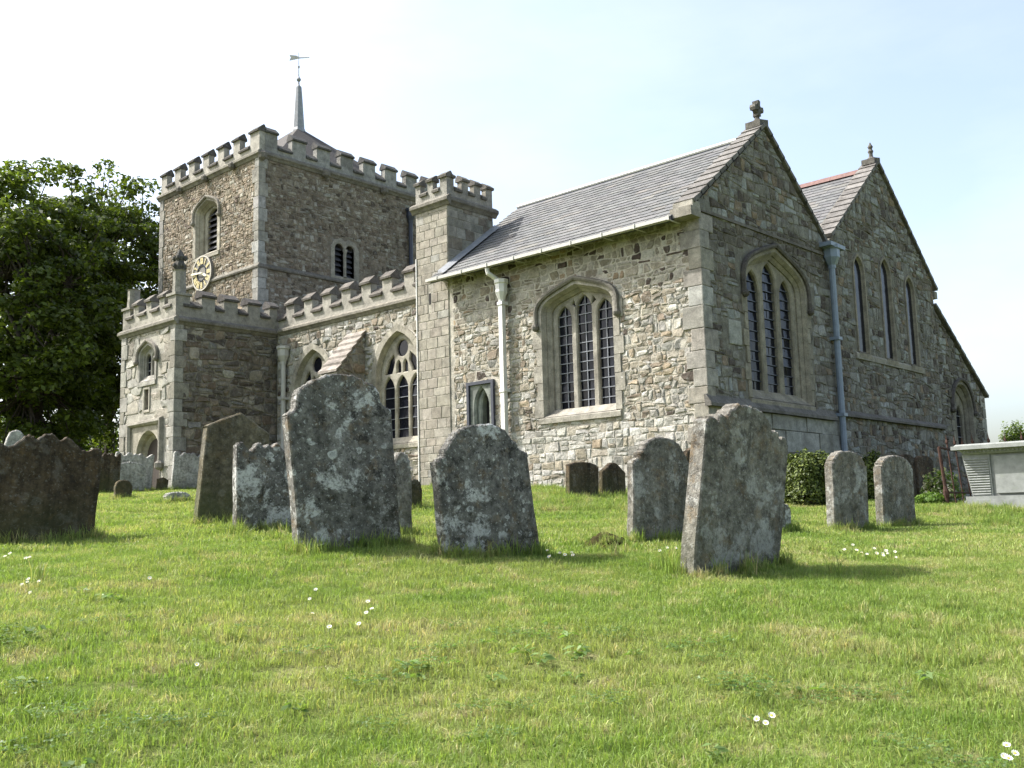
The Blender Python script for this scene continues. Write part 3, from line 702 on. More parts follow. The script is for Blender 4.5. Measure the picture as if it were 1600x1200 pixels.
rubble(CSW, S0, -6.72, -0.05, -0.6, 1.12, 0.17, 0.21, PAL_CHAPEL, 0.014, 0.007, cz + [((0, -.55), (0, 1)), ((0, 1.10), (0, -1))], [offset(w1op, 0.07), niche_hole], seed=12, palf=pal_ch, rough=.8, snecks=0.25, sq=.45)
rubble(CSW, S0, -6.72, -0.05, 1.10, 3.66, 0.125, 0.16, PAL_CHAPEL, 0.015, 0.006, cz + [((0, 1.11), (0, 1)), ((0, 3.66), (0, -1))], [offset(w1op, 0.07), niche_hole], seed=11, palf=pal_ch, rough=1.2, snecks=0.3)
rubble(CSW, S0, -6.72, -0.05, 3.66, 5.0, 0.12, 0.17, PAL_CHAPEL, 0.010, 0.010, cz + [((0, 3.67), (0, 1)), ((0, 4.92), (0, -1))], [offset(w1op, 0.07), niche_hole], seed=15, palf=pal_ch, rough=.6, snecks=0.25)
def quoins(wallpart, frA, frB, ua, ub, sa, sb, v0, v1, h, pal, la=0.42, lb=0.24, prot=0.036, seed=2):
    """corner stones wrapping two faces: along u from ua in direction sa on face A, from ub direction sb on face B"""
    st = random.getstate(); random.seed(seed); v = v0; k = 0
    while v < v1 - .05:
        vt = min(v + h * random.uniform(.8, 1.25), v1); lA, lB = (la, lb) if k % 2 else (lb, la); lA *= random.uniform(.85, 1.15); lB *= random.uniform(.85, 1.15); c = pick(pal, 0.08); mb = MB()
        for fr, u, s, l in ((frA, ua, sa, lA), (frB, ub, sb, lB)):
            if fr is None: continue
            x0, x1 = sorted((u - s * prot * 0.98, u + s * l)); block(mb, fr, x0, x1, v, vt, prot, c, .004, .012)
        mb.build('quoin', M_ASH, wallpart); v = vt; k += 1
    random.setstate(st)
# ---- chapel east wall
GY, GZ = 2.76, 7.22
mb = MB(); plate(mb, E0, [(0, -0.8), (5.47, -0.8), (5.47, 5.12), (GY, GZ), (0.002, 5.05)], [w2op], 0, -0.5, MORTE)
CEW = mb.build('chapel_east_wall', M_MORTAR, CH); CEW['label'] = 'shaded east gable wall of the south chapel'
sl1 = (GZ - 5.05) / GY; sl1b = (GZ - 5.12) / (5.47 - GY)
nL = Vector((sl1, -1)).normalized(); nR = Vector((-sl1b, -1)).normalized()
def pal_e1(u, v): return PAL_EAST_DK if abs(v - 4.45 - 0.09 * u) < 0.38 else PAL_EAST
PAL_EAST_DK = [(4, (0.136, 0.116, 0.09)), (3, (0.176, 0.158, 0.131)), (2, (0.096, 0.079, 0.063)), (1, (0.224, 0.216, 0.189))]  # dark stones, deepened further to paint in the east side's shade
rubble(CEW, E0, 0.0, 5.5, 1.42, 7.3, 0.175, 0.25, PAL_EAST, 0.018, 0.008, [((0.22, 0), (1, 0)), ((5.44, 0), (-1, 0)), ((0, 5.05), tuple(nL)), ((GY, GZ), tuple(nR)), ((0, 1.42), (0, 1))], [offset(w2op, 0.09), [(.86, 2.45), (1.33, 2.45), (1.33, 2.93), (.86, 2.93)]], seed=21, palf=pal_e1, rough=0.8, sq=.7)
ashlar(CEW, E0, 0.14, 5.44, -0.55, 1.20, 0.36, 0.75, [(3, (0.36, 0.36, 0.31)), (2, (0.30, 0.30, 0.25)), (1, (0.24, 0.2, 0.14))], 0.05, seed=8)
quoins(CEW, S0, E0, 0.0, 0.0, -1, 1, -0.6, 4.85, 0.34, [(3, (0.36, 0.335, 0.28)), (2, (0.33, 0.30, 0.24)), (1, (0.40, 0.39, 0.35))], 0.40, 0.26)
quoins(CEW, None, E0, 0.0, 0.0, -1, 1, 4.86, 5.15, 0.29, PAL_EAST, 0.40, 0.26, seed=4)
mb = MB(); block(mb, E0, 0.86, 1.33, 2.45, 2.93, .03, (0.42, 0.42, 0.36), .004, .012); mb.build('stone', M_ASH, CEW)
# weathered plinth courses
mb = MB(); course(mb, E0, -0.10, 5.15, [(1.20, 0.0), (1.20, 0.13), (1.26, 0.13), (1.42, 0.02), (1.42, -0.02)], (0.19, 0.175, 0.15)); o = mb.build('plinth_course', M_COP, CH)
# faint offset line of the older gable
mb = MB(); prism(mb, [E0(0.05, 4.86, .045), E0(5.3, 4.93, .045), E0(5.3, 5.0, .03), E0(0.05, 4.93, .03)], (-.06, 0, 0), (0.17, 0.15, 0.115)); mb.build('offset_course', M_COP, CH)
# ---- windows of the chapel
lights1 = [(-3.50, 0.19, 1.45, 3.36, 3.64), (-2.97, 0.195, 1.45, 3.48, 3.82), (-2.44, 0.19, 1.45, 3.36, 3.64)]
tri = lambda a, b, c: [a, b, c]
make_window(S0, **W1, lights=lights1, depth=0.24, splay=0.11, band=0.15, label='three-light window in the sunlit chapel wall', col=(0.385, 0.355, 0.285), cols=2, rowh=0.205, hoodend=0.24, extra=[tri((-3.285, 3.66), (-3.19, 3.60), (-3.225, 3.74)), tri((-2.655, 3.66), (-2.715, 3.74), (-2.75, 3.60))])
lights2 = [(2.88 - .70, 0.25, 1.68, 3.72, 4.12), (2.88, 0.26, 1.68, 3.98, 4.38), (2.88 + .70, 0.25, 1.68, 3.72, 4.12)]
make_window(E0, **W2, lights=lights2, depth=0.15, splay=0.14, band=0.12, label='tall three-light window in the shaded east gable', col=(0.32, 0.285, 0.205), cols=2, rowh=0.2, hoodend=0.28, hoodcol=(0.13, 0.115, 0.095), bars='h', barcol=M_DARKP)
# dark slate niche panel low in the chapel wall
mb = MB(); nh = arch_poly(-5.66, 0.13, 0.9, 1.72, 2.06)
plate(mb, S0, [(-6.12, 0.88), (-5.30, 0.88), (-5.30, 2.29), (-6.12, 2.29)], [[(-6.05, 0.9), (-5.37, 0.9), (-5.37, 2.22), (-6.05, 2.22)]], 0.07, -0.05); NB = mb.build('niche', M_DARKP, CH); NB['label'] = 'pointed slate niche in a dark frame low in the chapel wall'
mb = MB(); plate(mb, S0, [(-6.045, 0.905), (-5.375, 0.905), (-5.375, 2.215), (-6.045, 2.215)], [arch_poly(-5.70, 0.20, 0.95, 1.72, 2.14)], 0.02, -0.06, (1, 1, 1), 0.04); mb.build('niche_panel', M_NICHE, NB)
mb = MB(); plate(mb, S0, [(-5.95, 0.905), (-5.45, 0.905), (-5.45, 2.2), (-5.95, 2.2)], [nh], -0.07, -0.25, (1, 1, 1), 0.03, False); mb.build('inner_arch', M_NICHE, NB)
mb = MB(); mb.add([S0(-5.85, .9, -.24), S0(-5.5, .9, -.24), S0(-5.5, 2.1, -.24), S0(-5.85, 2.1, -.24)], [(0, 1, 2, 3)]); mb.build('backing', M_DARK, NB)

# ---- chancel east wall and lean-to
lan = [(7.10, 0.29, 2.92, 4.85, 5.26), (8.71, 0.30, 2.92, 5.05, 5.47), (10.27, 0.29, 2.92, 4.85, 5.26)]
CY, CZ = 8.72, 7.92
lops = [arch_poly(*l) for l in lan]
E1 = FE(-0.004)
mb = MB(); plate(mb, E1, [(5.475, -0.8), (12.0, -0.8), (12.0, 5.33), (CY, CZ), (5.475, 5.28)], lops, 0, -0.5, MORTE)
CHW = mb.build('chancel_east_wall', M_MORTAR, CH); CHW['label'] = 'shaded chancel gable wall with three lancets'
a1 = (CZ - 5.28) / (CY - 5.475); a2 = (CZ - 5.33) / (12.0 - CY)
cl = [((5.475, 5.28), tuple(Vector((a1, -1)).normalized())), ((CY, CZ), tuple(Vector((-a2, -1)).normalized())), ((5.5, 0), (1, 0)), ((11.95, 0), (-1, 0))]
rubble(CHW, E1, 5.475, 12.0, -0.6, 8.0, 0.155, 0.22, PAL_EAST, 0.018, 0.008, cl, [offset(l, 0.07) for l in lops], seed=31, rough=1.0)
mb = MB(); course(mb, E1, 5.45, 11.95, [(1.33, 0.0), (1.33, 0.12), (1.38, 0.12), (1.48, 0.02), (1.48, -.02)], (0.17, 0.155, 0.135)); mb.build('plinth_course', M_COP, CH)
mb = MB(); course(mb, E1, 6.6, 10.85, [(2.74, 0.0), (2.74, 0.05), (2.86, 0.05), (2.90, 0.02), (2.90, -.02)], (0.34, 0.31, 0.24)); mb.build('sill_course', M_ASH, CH)
for i, l in enumerate(lan):
    _, W = make_window(E1, l[0], l[1], l[2], l[3], l[4], [], 0.05, splay=0.03, band=0.06, hood=False, cols=1, rowh=0.25, label=['lancet window nearest the blue downpipe', 'taller middle lancet window', 'lancet window nearest the sloping lean-to'][i], col=(0.30, 0.265, 0.19), sillslope=0.04, blockband=False)
    mb = MB(); ip = arch_poly(l[0], l[1] - .02, l[2] + .03, l[3], l[4] - .02); mb.add([E1(x, y, -0.055) for x, y in ip], [tuple(range(len(ip)))]); mb.build('pane', M_GLASS, W)
nwin = dict(uc=13.75, hw=0.78, sill=0.75, spring=1.95, apex=2.72); nop = arch_poly(**nwin); E2 = FE(-0.05)
mb = MB(); plate(mb, E2, [(12.0, -0.9), (15.68, -0.9), (15.68, 2.55), (12.0, 4.72)], [nop], 0, -0.5, MORTE)
LTW = mb.build('lean_to_wall', M_MORTAR, CH); LTW['label'] = 'sloping end wall of the low north aisle'
rubble(LTW, E2, 12.0, 15.7, -0.7, 4.75, 0.17, 0.26, PAL_EAST_DK + PAL_EAST, 0.03, 0.012, [((12.05, 0), (1, 0)), ((15.62, 0), (-1, 0)), ((12.0, 4.68), tuple(Vector((-(4.72 - 2.55) / 3.68, -1)).normalized()))], [offset(nop, .08)], seed=41)
make_window(E2, **nwin, lights=[(13.42, 0.25, 0.95, 1.75, 2.15), (14.08, 0.25, 0.95, 1.75, 2.15)], extra=[round_poly(13.75, 2.28, .14)], depth=0.2, splay=0.09, band=0.13, label='two-light window at the foot of the lean-to', col=(0.27, 0.245, 0.19), cols=1, rowh=0.3, bars='h', hoodcol=(0.13, 0.115, 0.1))
quoins(LTW, E2, None, 15.68, 0, -1, 1, -0.7, 2.5, 0.32, PAL_ASHG, 0.38, 0.24, 0.034, seed=9)

# ---- gable copings with kneelers and finials
def gable_coping(X0, X1, foot, apex, n, label, thick=0.085, col=(0.22, 0.205, 0.185)):
    d = Vector((0, apex[0] - foot[0], apex[1] - foot[1])); L = d.length; t = d.normalized(); nn = Vector((0, -t.z, t.y)); nn = nn if nn.z > 0 else -nn
    base = None
    for i in range(n):
        p = Vector((0, foot[0], foot[1])) + t * (L * i / n + .004); q = Vector((0, foot[0], foot[1])) + t * (L * (i + 1) / n - .004 + (.05 if i < n - 1 else 0)); l0 = .007; mb = MB(); c = jc(col, .8, 1.2)
        prism(mb, [(X0, *(p + nn * 0)[1:]), (X0, *(q + nn * 0)[1:]), (X0, *(q + nn * (thick - l0 - .012))[1:]), (X0, *(p + nn * (thick + l0))[1:])], (X1 - X0, 0, 0), c)
        if base is None: base = mb.build('gable_coping', M_COP, CH); base['label'] = label
        else: mb.build('coping_stone', M_COP, base)
    return base
gable_coping(-0.36, 0.075, (-0.20, 4.97), (GY, GZ + .06), 12, 'stepped stone coping on the chapel gable south slope')
gable_coping(-0.36, 0.075, (5.40, 5.20), (GY + .003, GZ + .06), 11, 'stone coping on the chapel gable north slope')
gable_coping(-0.36, 0.075, (5.66, 5.46), (CY, CZ + .05), 13, 'stepped stone coping on the chancel gable south slope')
gable_coping(-0.36, 0.075, (12.20, 5.18), (CY + .003, CZ + .05), 13, 'stone coping on the chancel gable north slope')
gable_coping(-0.36, 0.06, (15.85, 2.46), (12.01, 4.76), 11, 'stone coping on the lean-to slope')
mb = MB(); box(mb, (-0.40, -0.34, 4.72), (0.06, -0.003, 4.90), (0.34, 0.31, 0.25)); box(mb, (-0.38, -0.26, 4.90), (0.05, -0.003, 5.02), (0.40, 0.37, 0.30)); mb.build('kneeler', M_ASH, CH)
mb = MB(); box(mb, (-0.36, 12.0, 4.95), (0.05, 12.20, 5.14), (0.3, 0.28, 0.22)); mb.build('kneeler', M_ASH, CH)
mb = MB(); box(mb, (-0.40, 5.30, 5.10), (0.06, 5.72, 5.33), (0.2, 0.19, 0.16)); mb.build('kneeler', M_COP, CH)
def finial(x, y, z, kind):
    mb = MB(); c = (0.16, 0.15, 0.125)
    mb_ = mb; prism(mb, [(x - .22, y - .20, z - .10), (x + .12, y - .20, z - .10), (x + .12, y + .17, z - .02), (x - .22, y + .17, z - .02)], (0, 0, .14), c)
    lathe(mb, x - .04, y, [(.13, z + .04), (.10, z + .09), (.055, z + .14), (.05, z + .24)], 8, c)
    if kind == 'cross':
        zc = z + .36; r = .10
        for i in range(14):           # ring of the cross head, facing east
            a0, a1 = 2 * math.pi * i / 14, 2 * math.pi * (i + 1) / 14
            prism(mb, [(x - .09, y + r * math.cos(t) * k, zc + r * math.sin(t) * k) for t, k in ((a0, .8), (a1, .8), (a1, 1.15), (a0, 1.15))], (.10, 0, 0), c)
        for i in range(4):
            t = math.pi / 2 * i; dy, dz = math.cos(t), math.sin(t)
            prism(mb, [(x - .105, y + dy * .02 - dz * .035, zc + dz * .02 + dy * .035), (x - .105, y + dy * .02 + dz * .035, zc + dz * .02 - dy * .035), (x - .105, y + dy * .165 + dz * .06, zc + dz * .165 - dy * .06), (x - .105, y + dy * .185, zc + dz * .185), (x - .105, y + dy * .165 - dz * .06, zc + dz * .165 + dy * .06)], (.13, 0, 0), c)
        lathe(mb, x - .04, y, [(.05, z + .22), (.045, z + .30), (.03, z + .36)], 6, c)
    else:
        lathe(mb, x - .04, y, [(.05, z + .22), (.075, z + .28), (.04, z + .34), (.07, z + .40), (.03, z + .47), (.012, z + .52)], 7, c)
    o = mb.build('finial', M_COP, CH); o['label'] = 'stone cross on the chapel gable' if kind == 'cross' else 'broken stone finial on the chancel gable'
finial(-.08, GY, GZ + .12, 'cross'); finial(-.08, CY, CZ + .12, 'stub')

# ---- roofs
def roof_slope(name, x0, x1, ye, ze, yr, zr, label, lim, seed, sw=0.30, exp=0.19):
    mb = MB(); d = Vector((0, yr - ye, zr - ze)); L = d.length; t = d.normalized(); n = Vector((0, -t.z, t.y)); n = n if n.z > 0 else -n
    P = [Vector((x0, ye, ze)), Vector((x1, ye, ze)), Vector((x1, yr, zr)), Vector((x0, yr, zr))]; prism(mb, [p - n * .002 for p in P], n * -.09, (0.1, 0.1, 0.1))
    o = mb.build(name, M_DARKP, CH); o['label'] = label
    slates(o, P[0] if t.y > 0 else P[1], (1, 0, 0) if t.y > 0 else (-1, 0, 0), t, n, x1 - x0, L, sw, exp, PAL_SLATE, seed, lim); return o
RE, RZ, RY, RT_ = -0.40, 4.74, 2.76, 7.13
r1 = roof_slope('chapel_roof', -6.93, -0.345, RE, RZ, RY, RT_, 'grey slate south slope of the chapel roof', 300, 5)
roof_slope('chapel_north_roof', -6.93, -0.345, 5.40, 5.02, RY + .002, RT_, 'slate north slope of the chapel roof', 0, 6)
roof_slope('chancel_roof', -9.0, -0.345, 5.5, 5.25, CY, CZ - .08, 'slate south slope of the chancel roof', 0, 7)
roof_slope('chancel_north_roof', -9.0, -0.345, 12.1, 5.2, CY + .002, CZ - .08, 'slate north slope of the chancel roof', 0, 8)
roof_slope('lean_to_roof', -9.0, -0.345, 15.8, 2.42, 11.95, 4.72, 'slate roof of the lean-to', 0, 9)
mb = MB(); tube(mb, [(-6.95, RY, RT_ + .03), (-0.36, RY, RT_ + .03)], .05, 8); mb.build('lead_ridge', M_WHITE, CH)
mb0 = None
for i in range(20):
    x = -9 + i * 0.433; mb = MB(); prism(mb, [(x, CY - .14, CZ - .13), (x, CY, CZ + .02), (x, CY + .14, CZ - .13)], (.428, 0, 0)); o = mb.build('ridge_tile', M_TILE, CH)
# chapel gutter, brackets, downpipe
mb = MB(); prism(mb, [(-6.96, RE - .08, RZ - .06), (-6.96, RE - .08, RZ + .005), (-6.96, RE - .065, RZ + .005), (-6.96, RE - .065, RZ - .045), (-6.96, RE + .03, RZ - .045), (-6.96, RE + .03, RZ - .06)], (6.60, 0, 0)); GU = mb.build('gutter', M_CREAM, CH)
for i in range(9):
    mb = MB(); x = -6.6 + i * .78; box(mb, (x, RE - .09, RZ - .075), (x + .03, RE + .3, RZ - .062)); box(mb, (x, RE - .094, RZ - .075), (x + .03, RE - .082, RZ + .02)); mb.build('bracket', M_CREAM, GU)
def downpipe(fr, u, v0, v1, mat, label, hop=0.13, r=0.05, swan=None, sq=False, clips=(0.5,)):
    mb = MB(); n = .13
    if sq: prism(mb, [fr(u - r, v0, n - r), fr(u + r, v0, n - r), fr(u + r, v0, n + r), fr(u - r, v0, n + r)], (0, 0, v1 - v0))
    else: tube(mb, [fr(u, v0, n), fr(u, v1, n)], r, 10)
    D = mb.build('downpipe', mat, CH); D['label'] = label
    mb = MB(); a = fr(u, v1, n)                     # faceted hopper head
    lathe(mb, a[0], a[1], [(r * 1.25, v1 - .02), (r * 1.3, v1 + .05), (hop, v1 + .22), (hop, v1 + .40), (hop * 1.18, v1 + .42), (hop * 1.18, v1 + .50)], 8, rot=math.pi / 8); mb.build('hopper', mat, D)
    for k in clips:
        v = v0 + (v1 - v0) * k; mb = MB(); prism(mb, [fr(u - r * 1.5, v, -.02), fr(u + r * 1.5, v, -.02), fr(u + r * 1.35, v, n + r * 1.3), fr(u - r * 1.35, v, n + r * 1.3)], (0, 0, .07)); mb.build('collar', mat, D)
    if swan:
        mb = MB(); tube(mb, [fr(*p) for p in swan], r * .95, 8); mb.build('swan_neck', mat, D)
    return D
downpipe(S0, -4.92, 0.0, 3.92, M_WHITE, 'white downpipe on the sunlit chapel wall', 0.14, 0.055, [(-5.06, 4.66, 0.42), (-5.05, 4.55, .40), (-4.96, 4.42, .2), (-4.93, 4.36, .14)], True, (0.04, 0.50, 0.985))
downpipe(E0, 5.36, -0.5, 4.66, M_BLUEP, 'blue-grey downpipe between the two east gables', 0.19, 0.07, None, False, (0.03, .35, .68))
mb = MB(); box(mb, (0.02, 5.02, 5.10), (0.30, 5.76, 5.19)); mb.build('hopper_rim', M_BLUEP, CH)

# ---- stair turret
TX0, TX1, TY0, TY1 = -7.76, -6.68, -0.012, 1.53
mb = MB(); box(mb, (TX0, TY0, -0.7), (TX1, TY1, 6.62), MORT); TUR = mb.build('stair_turret', M_MORTAR, CH); TUR['label'] = 'square battlemented stair turret beside the chapel roof'
TS, TE = FS(TY0), FE(TX1)
slit = [(-7.35, 4.28), (-7.27, 4.28), (-7.27, 4.55), (-7.35, 4.55)]
ashlar(TUR, TS, TX0, TX1, -0.6, 6.62, 0.22, 0.31, PAL_ASH, 0.010, [slit], seed=13)
ashlar(TUR, TE, TY0, TY1, 4.9, 6.62, 0.24, 0.34, [(3, (0.30, 0.285, 0.225)), (2, (0.36, 0.34, 0.28)), (2, (0.24, 0.205, 0.15))], 0.012, seed=14)
mb = MB(); box(mb, (-7.35, TY0 - .002, 4.28), (-7.27, TY0 + .02, 4.55)); mb.build('slit', M_DARK, TUR)
corn = [(0, -.02), (0, .03), (.06, .07), (.10, .12), (.17, .12), (.24, .03), (.24, -.02)]
def cornice(fr, u0, u1, v, col, sc=1.0, label=None):
    mb = MB(); course(mb, fr, u0, u1, [(v + a * sc, b * sc) for a, b in corn], col); o = mb.build('cornice', M_COP, CH)
    if label: o['label'] = label
cornice(TS, TX0 - .1, TX1 + .12, 6.55, (0.24, 0.22, 0.175)); cornice(TE, TY0 + .021, TY1 + .1, 6.55, (0.24, 0.22, 0.175))
battlement(TS, TX0, TX1 - .002, 6.72, 7.10, 7.40, [(TX0, TX0 + .16), (TX0 + .42, TX0 + .60), (TX1 - .24, TX1 - .002)], 0.15, 'south parapet of the stair turret', caph=.14, over=.045, capc=(.17, .155, .13))
battlement(TE, TY0 + .152, TY1, 6.72, 7.10, 7.40, [(TY0 + .152, .22), (.48, .70), (.90, 1.12), (1.31, TY1)], 0.15, 'east parapet of the stair turret', col=(.38, .35, .28), caph=.14, over=.045, capc=(.17, .155, .13))
mb = MB(); prism(mb, [(TX1 + .012, -.36, 4.92), (TX1 + .20, -.36, 4.84), (TX1 + .03, -.36, 4.86)], (0, TY1 + .4, (TY1 + .4) * (RT_ - RZ) / (RY - RE)), (1, 1, 1)); mb.build('lead_flashing', M_LEAD, CH)
mb = MB(); box(mb, (TX0 - .004, TY0 - .03, -.5), (TX0 + .02, TY0 - .012, 5.45)); mb.build('white_strip', M_WHITE, TUR)  # thin white strip up the turret's west corner

# ---- south aisle
AS = FS(1.0)
A1 = dict(uc=-13.22, hw=0.86, sill=1.22, spring=2.95, apex=4.12); A2 = dict(uc=-9.62, hw=0.86, sill=1.22, spring=2.95, apex=4.12)
aops = [arch_poly(**A1), arch_poly(**A2)]
mb = MB(); plate(mb, AS, [(-14.95, -0.5), (-7.5, -0.5), (-7.5, 4.9), (-14.95, 4.9)], aops, 0, -0.5, MORT); AW = mb.build('aisle_wall', M_MORTAR, CH); AW['label'] = 'sunlit rubble wall of the south aisle'
rubble(AW, AS, -14.95, -7.6, -0.3, 4.8, 0.16, 0.24, PAL_CHAPEL_LOW + PAL_CHAPEL, 0.022, 0.009, [((0, 4.7), (0, -1)), ((-14.9, 0), (1, 0))], [offset(o_, 0.10) for o_ in aops], seed=51, rough=1.3)
for k, A in enumerate((A1, A2)):
    u = A['uc']; LI = [(u - .52, .205, 1.34, 2.62, 2.97), (u, .205, 1.34, 2.62, 2.97), (u + .52, .205, 1.34, 2.62, 2.97)]
    ex = [round_poly(u, 3.69, .22, 16), arch_poly(u - .13, .08, 3.06, 3.24, 3.38, 4), arch_poly(u + .13, .08, 3.06, 3.24, 3.38, 4), [(u - .68, 3.06), (u - .40, 3.06), (u - .29, 3.34), (u - .32, 3.55), (u - .50, 3.42)], [(u + .68, 3.06), (u + .50, 3.42), (u + .32, 3.55), (u + .29, 3.34), (u + .40, 3.06)]]
    make_window(AS, **A, lights=LI, depth=0.13, splay=0.045, band=0.17, hood=False, cols=1, rowh=0.26, extra=ex, bars='h', label=['traceried aisle window nearer the porch', 'traceried aisle window beside the stair turret'][k], col=(0.42, 0.385, 0.295), tracery_n=0.1)
cornice(AS, -14.8, -7.77, 4.72, (0.27, 0.245, 0.19), 0.9, 'aisle cornice')
ms = [(-14.5 + i * 0.858, -14.5 + i * 0.858 + .38) for i in range(8)]
AP = battlement(AS, -14.9, -7.77, 4.93, 5.40, 5.80, ms, 0.22, 'stepped parapet of the south aisle', col=(0.42, 0.39, 0.32), capc=(0.165, 0.145, 0.12), caph=.22)
# buttress
BX0, BX1, BP = -11.62, -10.92, 0.95
mb = MB(); prism(mb, [(BX0, .99, -.4), (BX0, 1 - BP, -.4), (BX0, 1 - BP, 3.12), (BX0, .99, 4.28)], (BX1 - BX0, 0, 0), (0.3, 0.265, 0.2)); BU = mb.build('buttress', M_MORTAR, CH); BU['label'] = 'sloping buttress between the aisle windows'
for i in range(6):
    t0, t1 = i / 6, (i + 1) / 6; y0, y1 = 1 - BP - .05 + (BP + .05) * t0, 1 - BP - .05 + (BP + .05) * t1; z0, z1 = 3.10 + 1.20 * t0, 3.10 + 1.20 * t1; mb = MB()
    prism(mb, [(BX0 - .04, y0 + .003, z0 + .035), (BX0 - .04, y1 + .03, z1 + .035), (BX0 - .04, y1 + .03, z1 + .06), (BX0 - .04, y0 + .003, z0 + .10)], (BX1 - BX0 + .08, 0, 0), jc((0.36, 0.31, 0.26), .85, 1.15)); mb.build('weathering_slab', M_COP, BU)
rubble(BU, FE(BX1), 1 - BP, 1.0, -.2, 4.3, 0.17, 0.24, PAL_EAST, 0.026, .012, [((1 - BP, 3.08), tuple(Vector((1.16 / BP, -1)).normalized())), ((.97, 0), (-1, 0))], seed=52, near=False)
rubble(BU, FS(1 - BP), BX0, BX1, -.2, 3.05, 0.19, 0.3, PAL_ASH, 0.02, .012, [((BX0, 0), (1, 0)), ((BX1, 0), (-1, 0))], seed=53, near=False)
downpipe(AS, -14.45, 0.1, 3.85, M_CREAM, 'cream downpipe in the corner of porch and aisle', 0.17, 0.07, None, False, (.3, .72))

# ---- porch
PS, PE = FS(-2.24), FE(-14.93); PX0, PX1 = -17.90, -14.93
door = arch_poly(-16.28, 0.66, 0.05, 1.20, 1.92); pw = arch_poly(-16.40, 0.42, 3.30, 4.0, 4.32); slot = [(-16.53, 2.50), (-16.30, 2.50), (-16.30, 3.06), (-16.53, 3.06)]
mb = MB(); plate(mb, PS, [(PX0, -.4), (PX1 - .012, -.4), (PX1 - .012, 4.75), (PX0, 4.75)], [door, pw, slot], 0, -.4, (0.45, 0.42, 0.34)); PW_ = mb.build('porch_south_wall', M_MORTAR, CH); PW_['label'] = 'sunlit doorway front of the porch'
lab = [(-17.36, 0.0), (-15.46, 0.0), (-15.46, 2.2), (-17.36, 2.2)]
rubble(PW_, PS, PX0, PX1, -.2, 4.7, 0.26, 0.36, PAL_ASHG + PAL_ASH + [(2, (0.5, 0.49, 0.44))], 0.022, .009, [((PX0 + .2, 0), (1, 0)), ((PX1 - .2, 0), (-1, 0)), ((0, 4.66), (0, -1))], [lab, offset(pw, .06), offset(slot, .04)], seed=61, near=False, rough=.6, snecks=.15)
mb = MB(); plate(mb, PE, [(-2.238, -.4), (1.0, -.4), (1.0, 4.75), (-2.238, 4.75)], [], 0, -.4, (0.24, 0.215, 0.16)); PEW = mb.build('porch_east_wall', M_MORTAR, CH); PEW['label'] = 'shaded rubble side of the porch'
rubble(PEW, PE, -2.24, 1.0, -.2, 4.7, 0.20, 0.30, PAL_EAST_DK + PAL_TOWERE, 0.028, .011, [((-2.0, 0), (1, 0)), ((0.95, 0), (-1, 0)), ((0, 4.66), (0, -1))], seed=62, near=False)
quoins(PEW, PS, PE, PX1, -2.24, -1, 1, -.2, 4.72, 0.36, PAL_ASHG, 0.36, 0.22, 0.032, seed=5)
quoins(PW_, PS, None, PX0, 0, 1, 1, -.2, 4.72, 0.36, PAL_ASHG, 0.36, 0.24, 0.032, seed=6)
make_window(PS, -16.40, 0.42, 3.30, 4.0, 4.32, [(-16.58, .14, 3.4, 3.92, 4.10), (-16.22, .14, 3.4, 3.92, 4.10)], 0.10, .06, .10, True, 1, .25, 'small two-light window over the porch door', hoodend=0.1, bars='h', blockband=False, hoodcol=(.3, .27, .22))
# niche slot with red-brown back
mb = MB(); plate(mb, PS, offset(slot, .07), [slot], .03, -.15, (0.46, 0.42, 0.33), .02); SL = mb.build('wall_niche', M_ASH, CH); SL['label'] = 'narrow niche between porch window and door'
mb = MB(); mb.add([PS(-16.54, 2.5, -.12), PS(-16.29, 2.5, -.12), PS(-16.29, 3.07, -.12), PS(-16.54, 3.07, -.12)], [(0, 1, 2, 3)]); mb.build('backing', M_TILE, SL)
# doorway: square label, spandrels, moulded arch, inner door
mb = MB()
rings = [(door, 0.02), (arch_poly(-16.28, .60, .05, 1.2, 1.84), -.08), (arch_poly(-16.28, .58, .05, 1.2, 1.81), -.16), (arch_poly(-16.28, .52, .05, 1.2, 1.73), -.22), (arch_poly(-16.28, .50, .05, 1.2, 1.70), -.25)]
n = len(door)
for (ra, na), (rb, nb) in zip(rings[:-1], rings[1:]): mb.add([PS(x, y, na) for x, y in ra] + [PS(x, y, nb) for x, y in rb], [(i, (i + 1) % n, n + (i + 1) % n, n + i) for i in range(n)], DRESSW)
DR = mb.build('doorway', M_ASH, CH); DR['label'] = 'pointed porch doorway under a square label'
mb = MB(); plate(mb, PS, [(-17.22, .05), (-15.60, .05), (-15.60, 2.06), (-17.22, 2.06)], [door], 0.02, -.05, DRESSW, 0.0, False); mb.build('spandrel', M_ASH, DR)
mb = MB(); sweep(mb, PS, [(-15.60, 1.0), (-15.60, 2.06), (-17.22, 2.06), (-17.22, .1)], [(0, .0), (0, .06), (.05, .12), (.10, .11), (.13, .0)], (0.38, 0.35, 0.28)); mb.build('label_mould', M_ASH, DR)
mb = MB(); c = PS(-15.53, .95, .08); lathe(mb, c[0], c[1], [(.05, .80), (.12, .86), (.13, .98), (.07, 1.04)], 8, (.33, .3, .24)); mb.build('label_stop', M_ASH, DR)
mb = MB(); mb.add([PS(x, y, -.24) for x, y in offset(rings[-1][0], .02)], [tuple(range(n))]); mb.build('door', M_WOOD, DR)
cornice(PS, PX0 - .12, PX1 + .12, 4.68, (0.26, 0.24, 0.19), 1.0); cornice(PE, -2.24 + .021, .93, 4.68, (0.22, 0.2, 0.16), 1.0)
battlement(PS, PX0 + .2, PX1 - .2, 4.92, 5.42, 5.76, [(-17.30, -17.02), (-16.57, -16.29), (-15.84, -15.56)], 0.2, 'south parapet of the porch', col=(.44, .41, .33), capc=(.2, .178, .148), caph=.2)
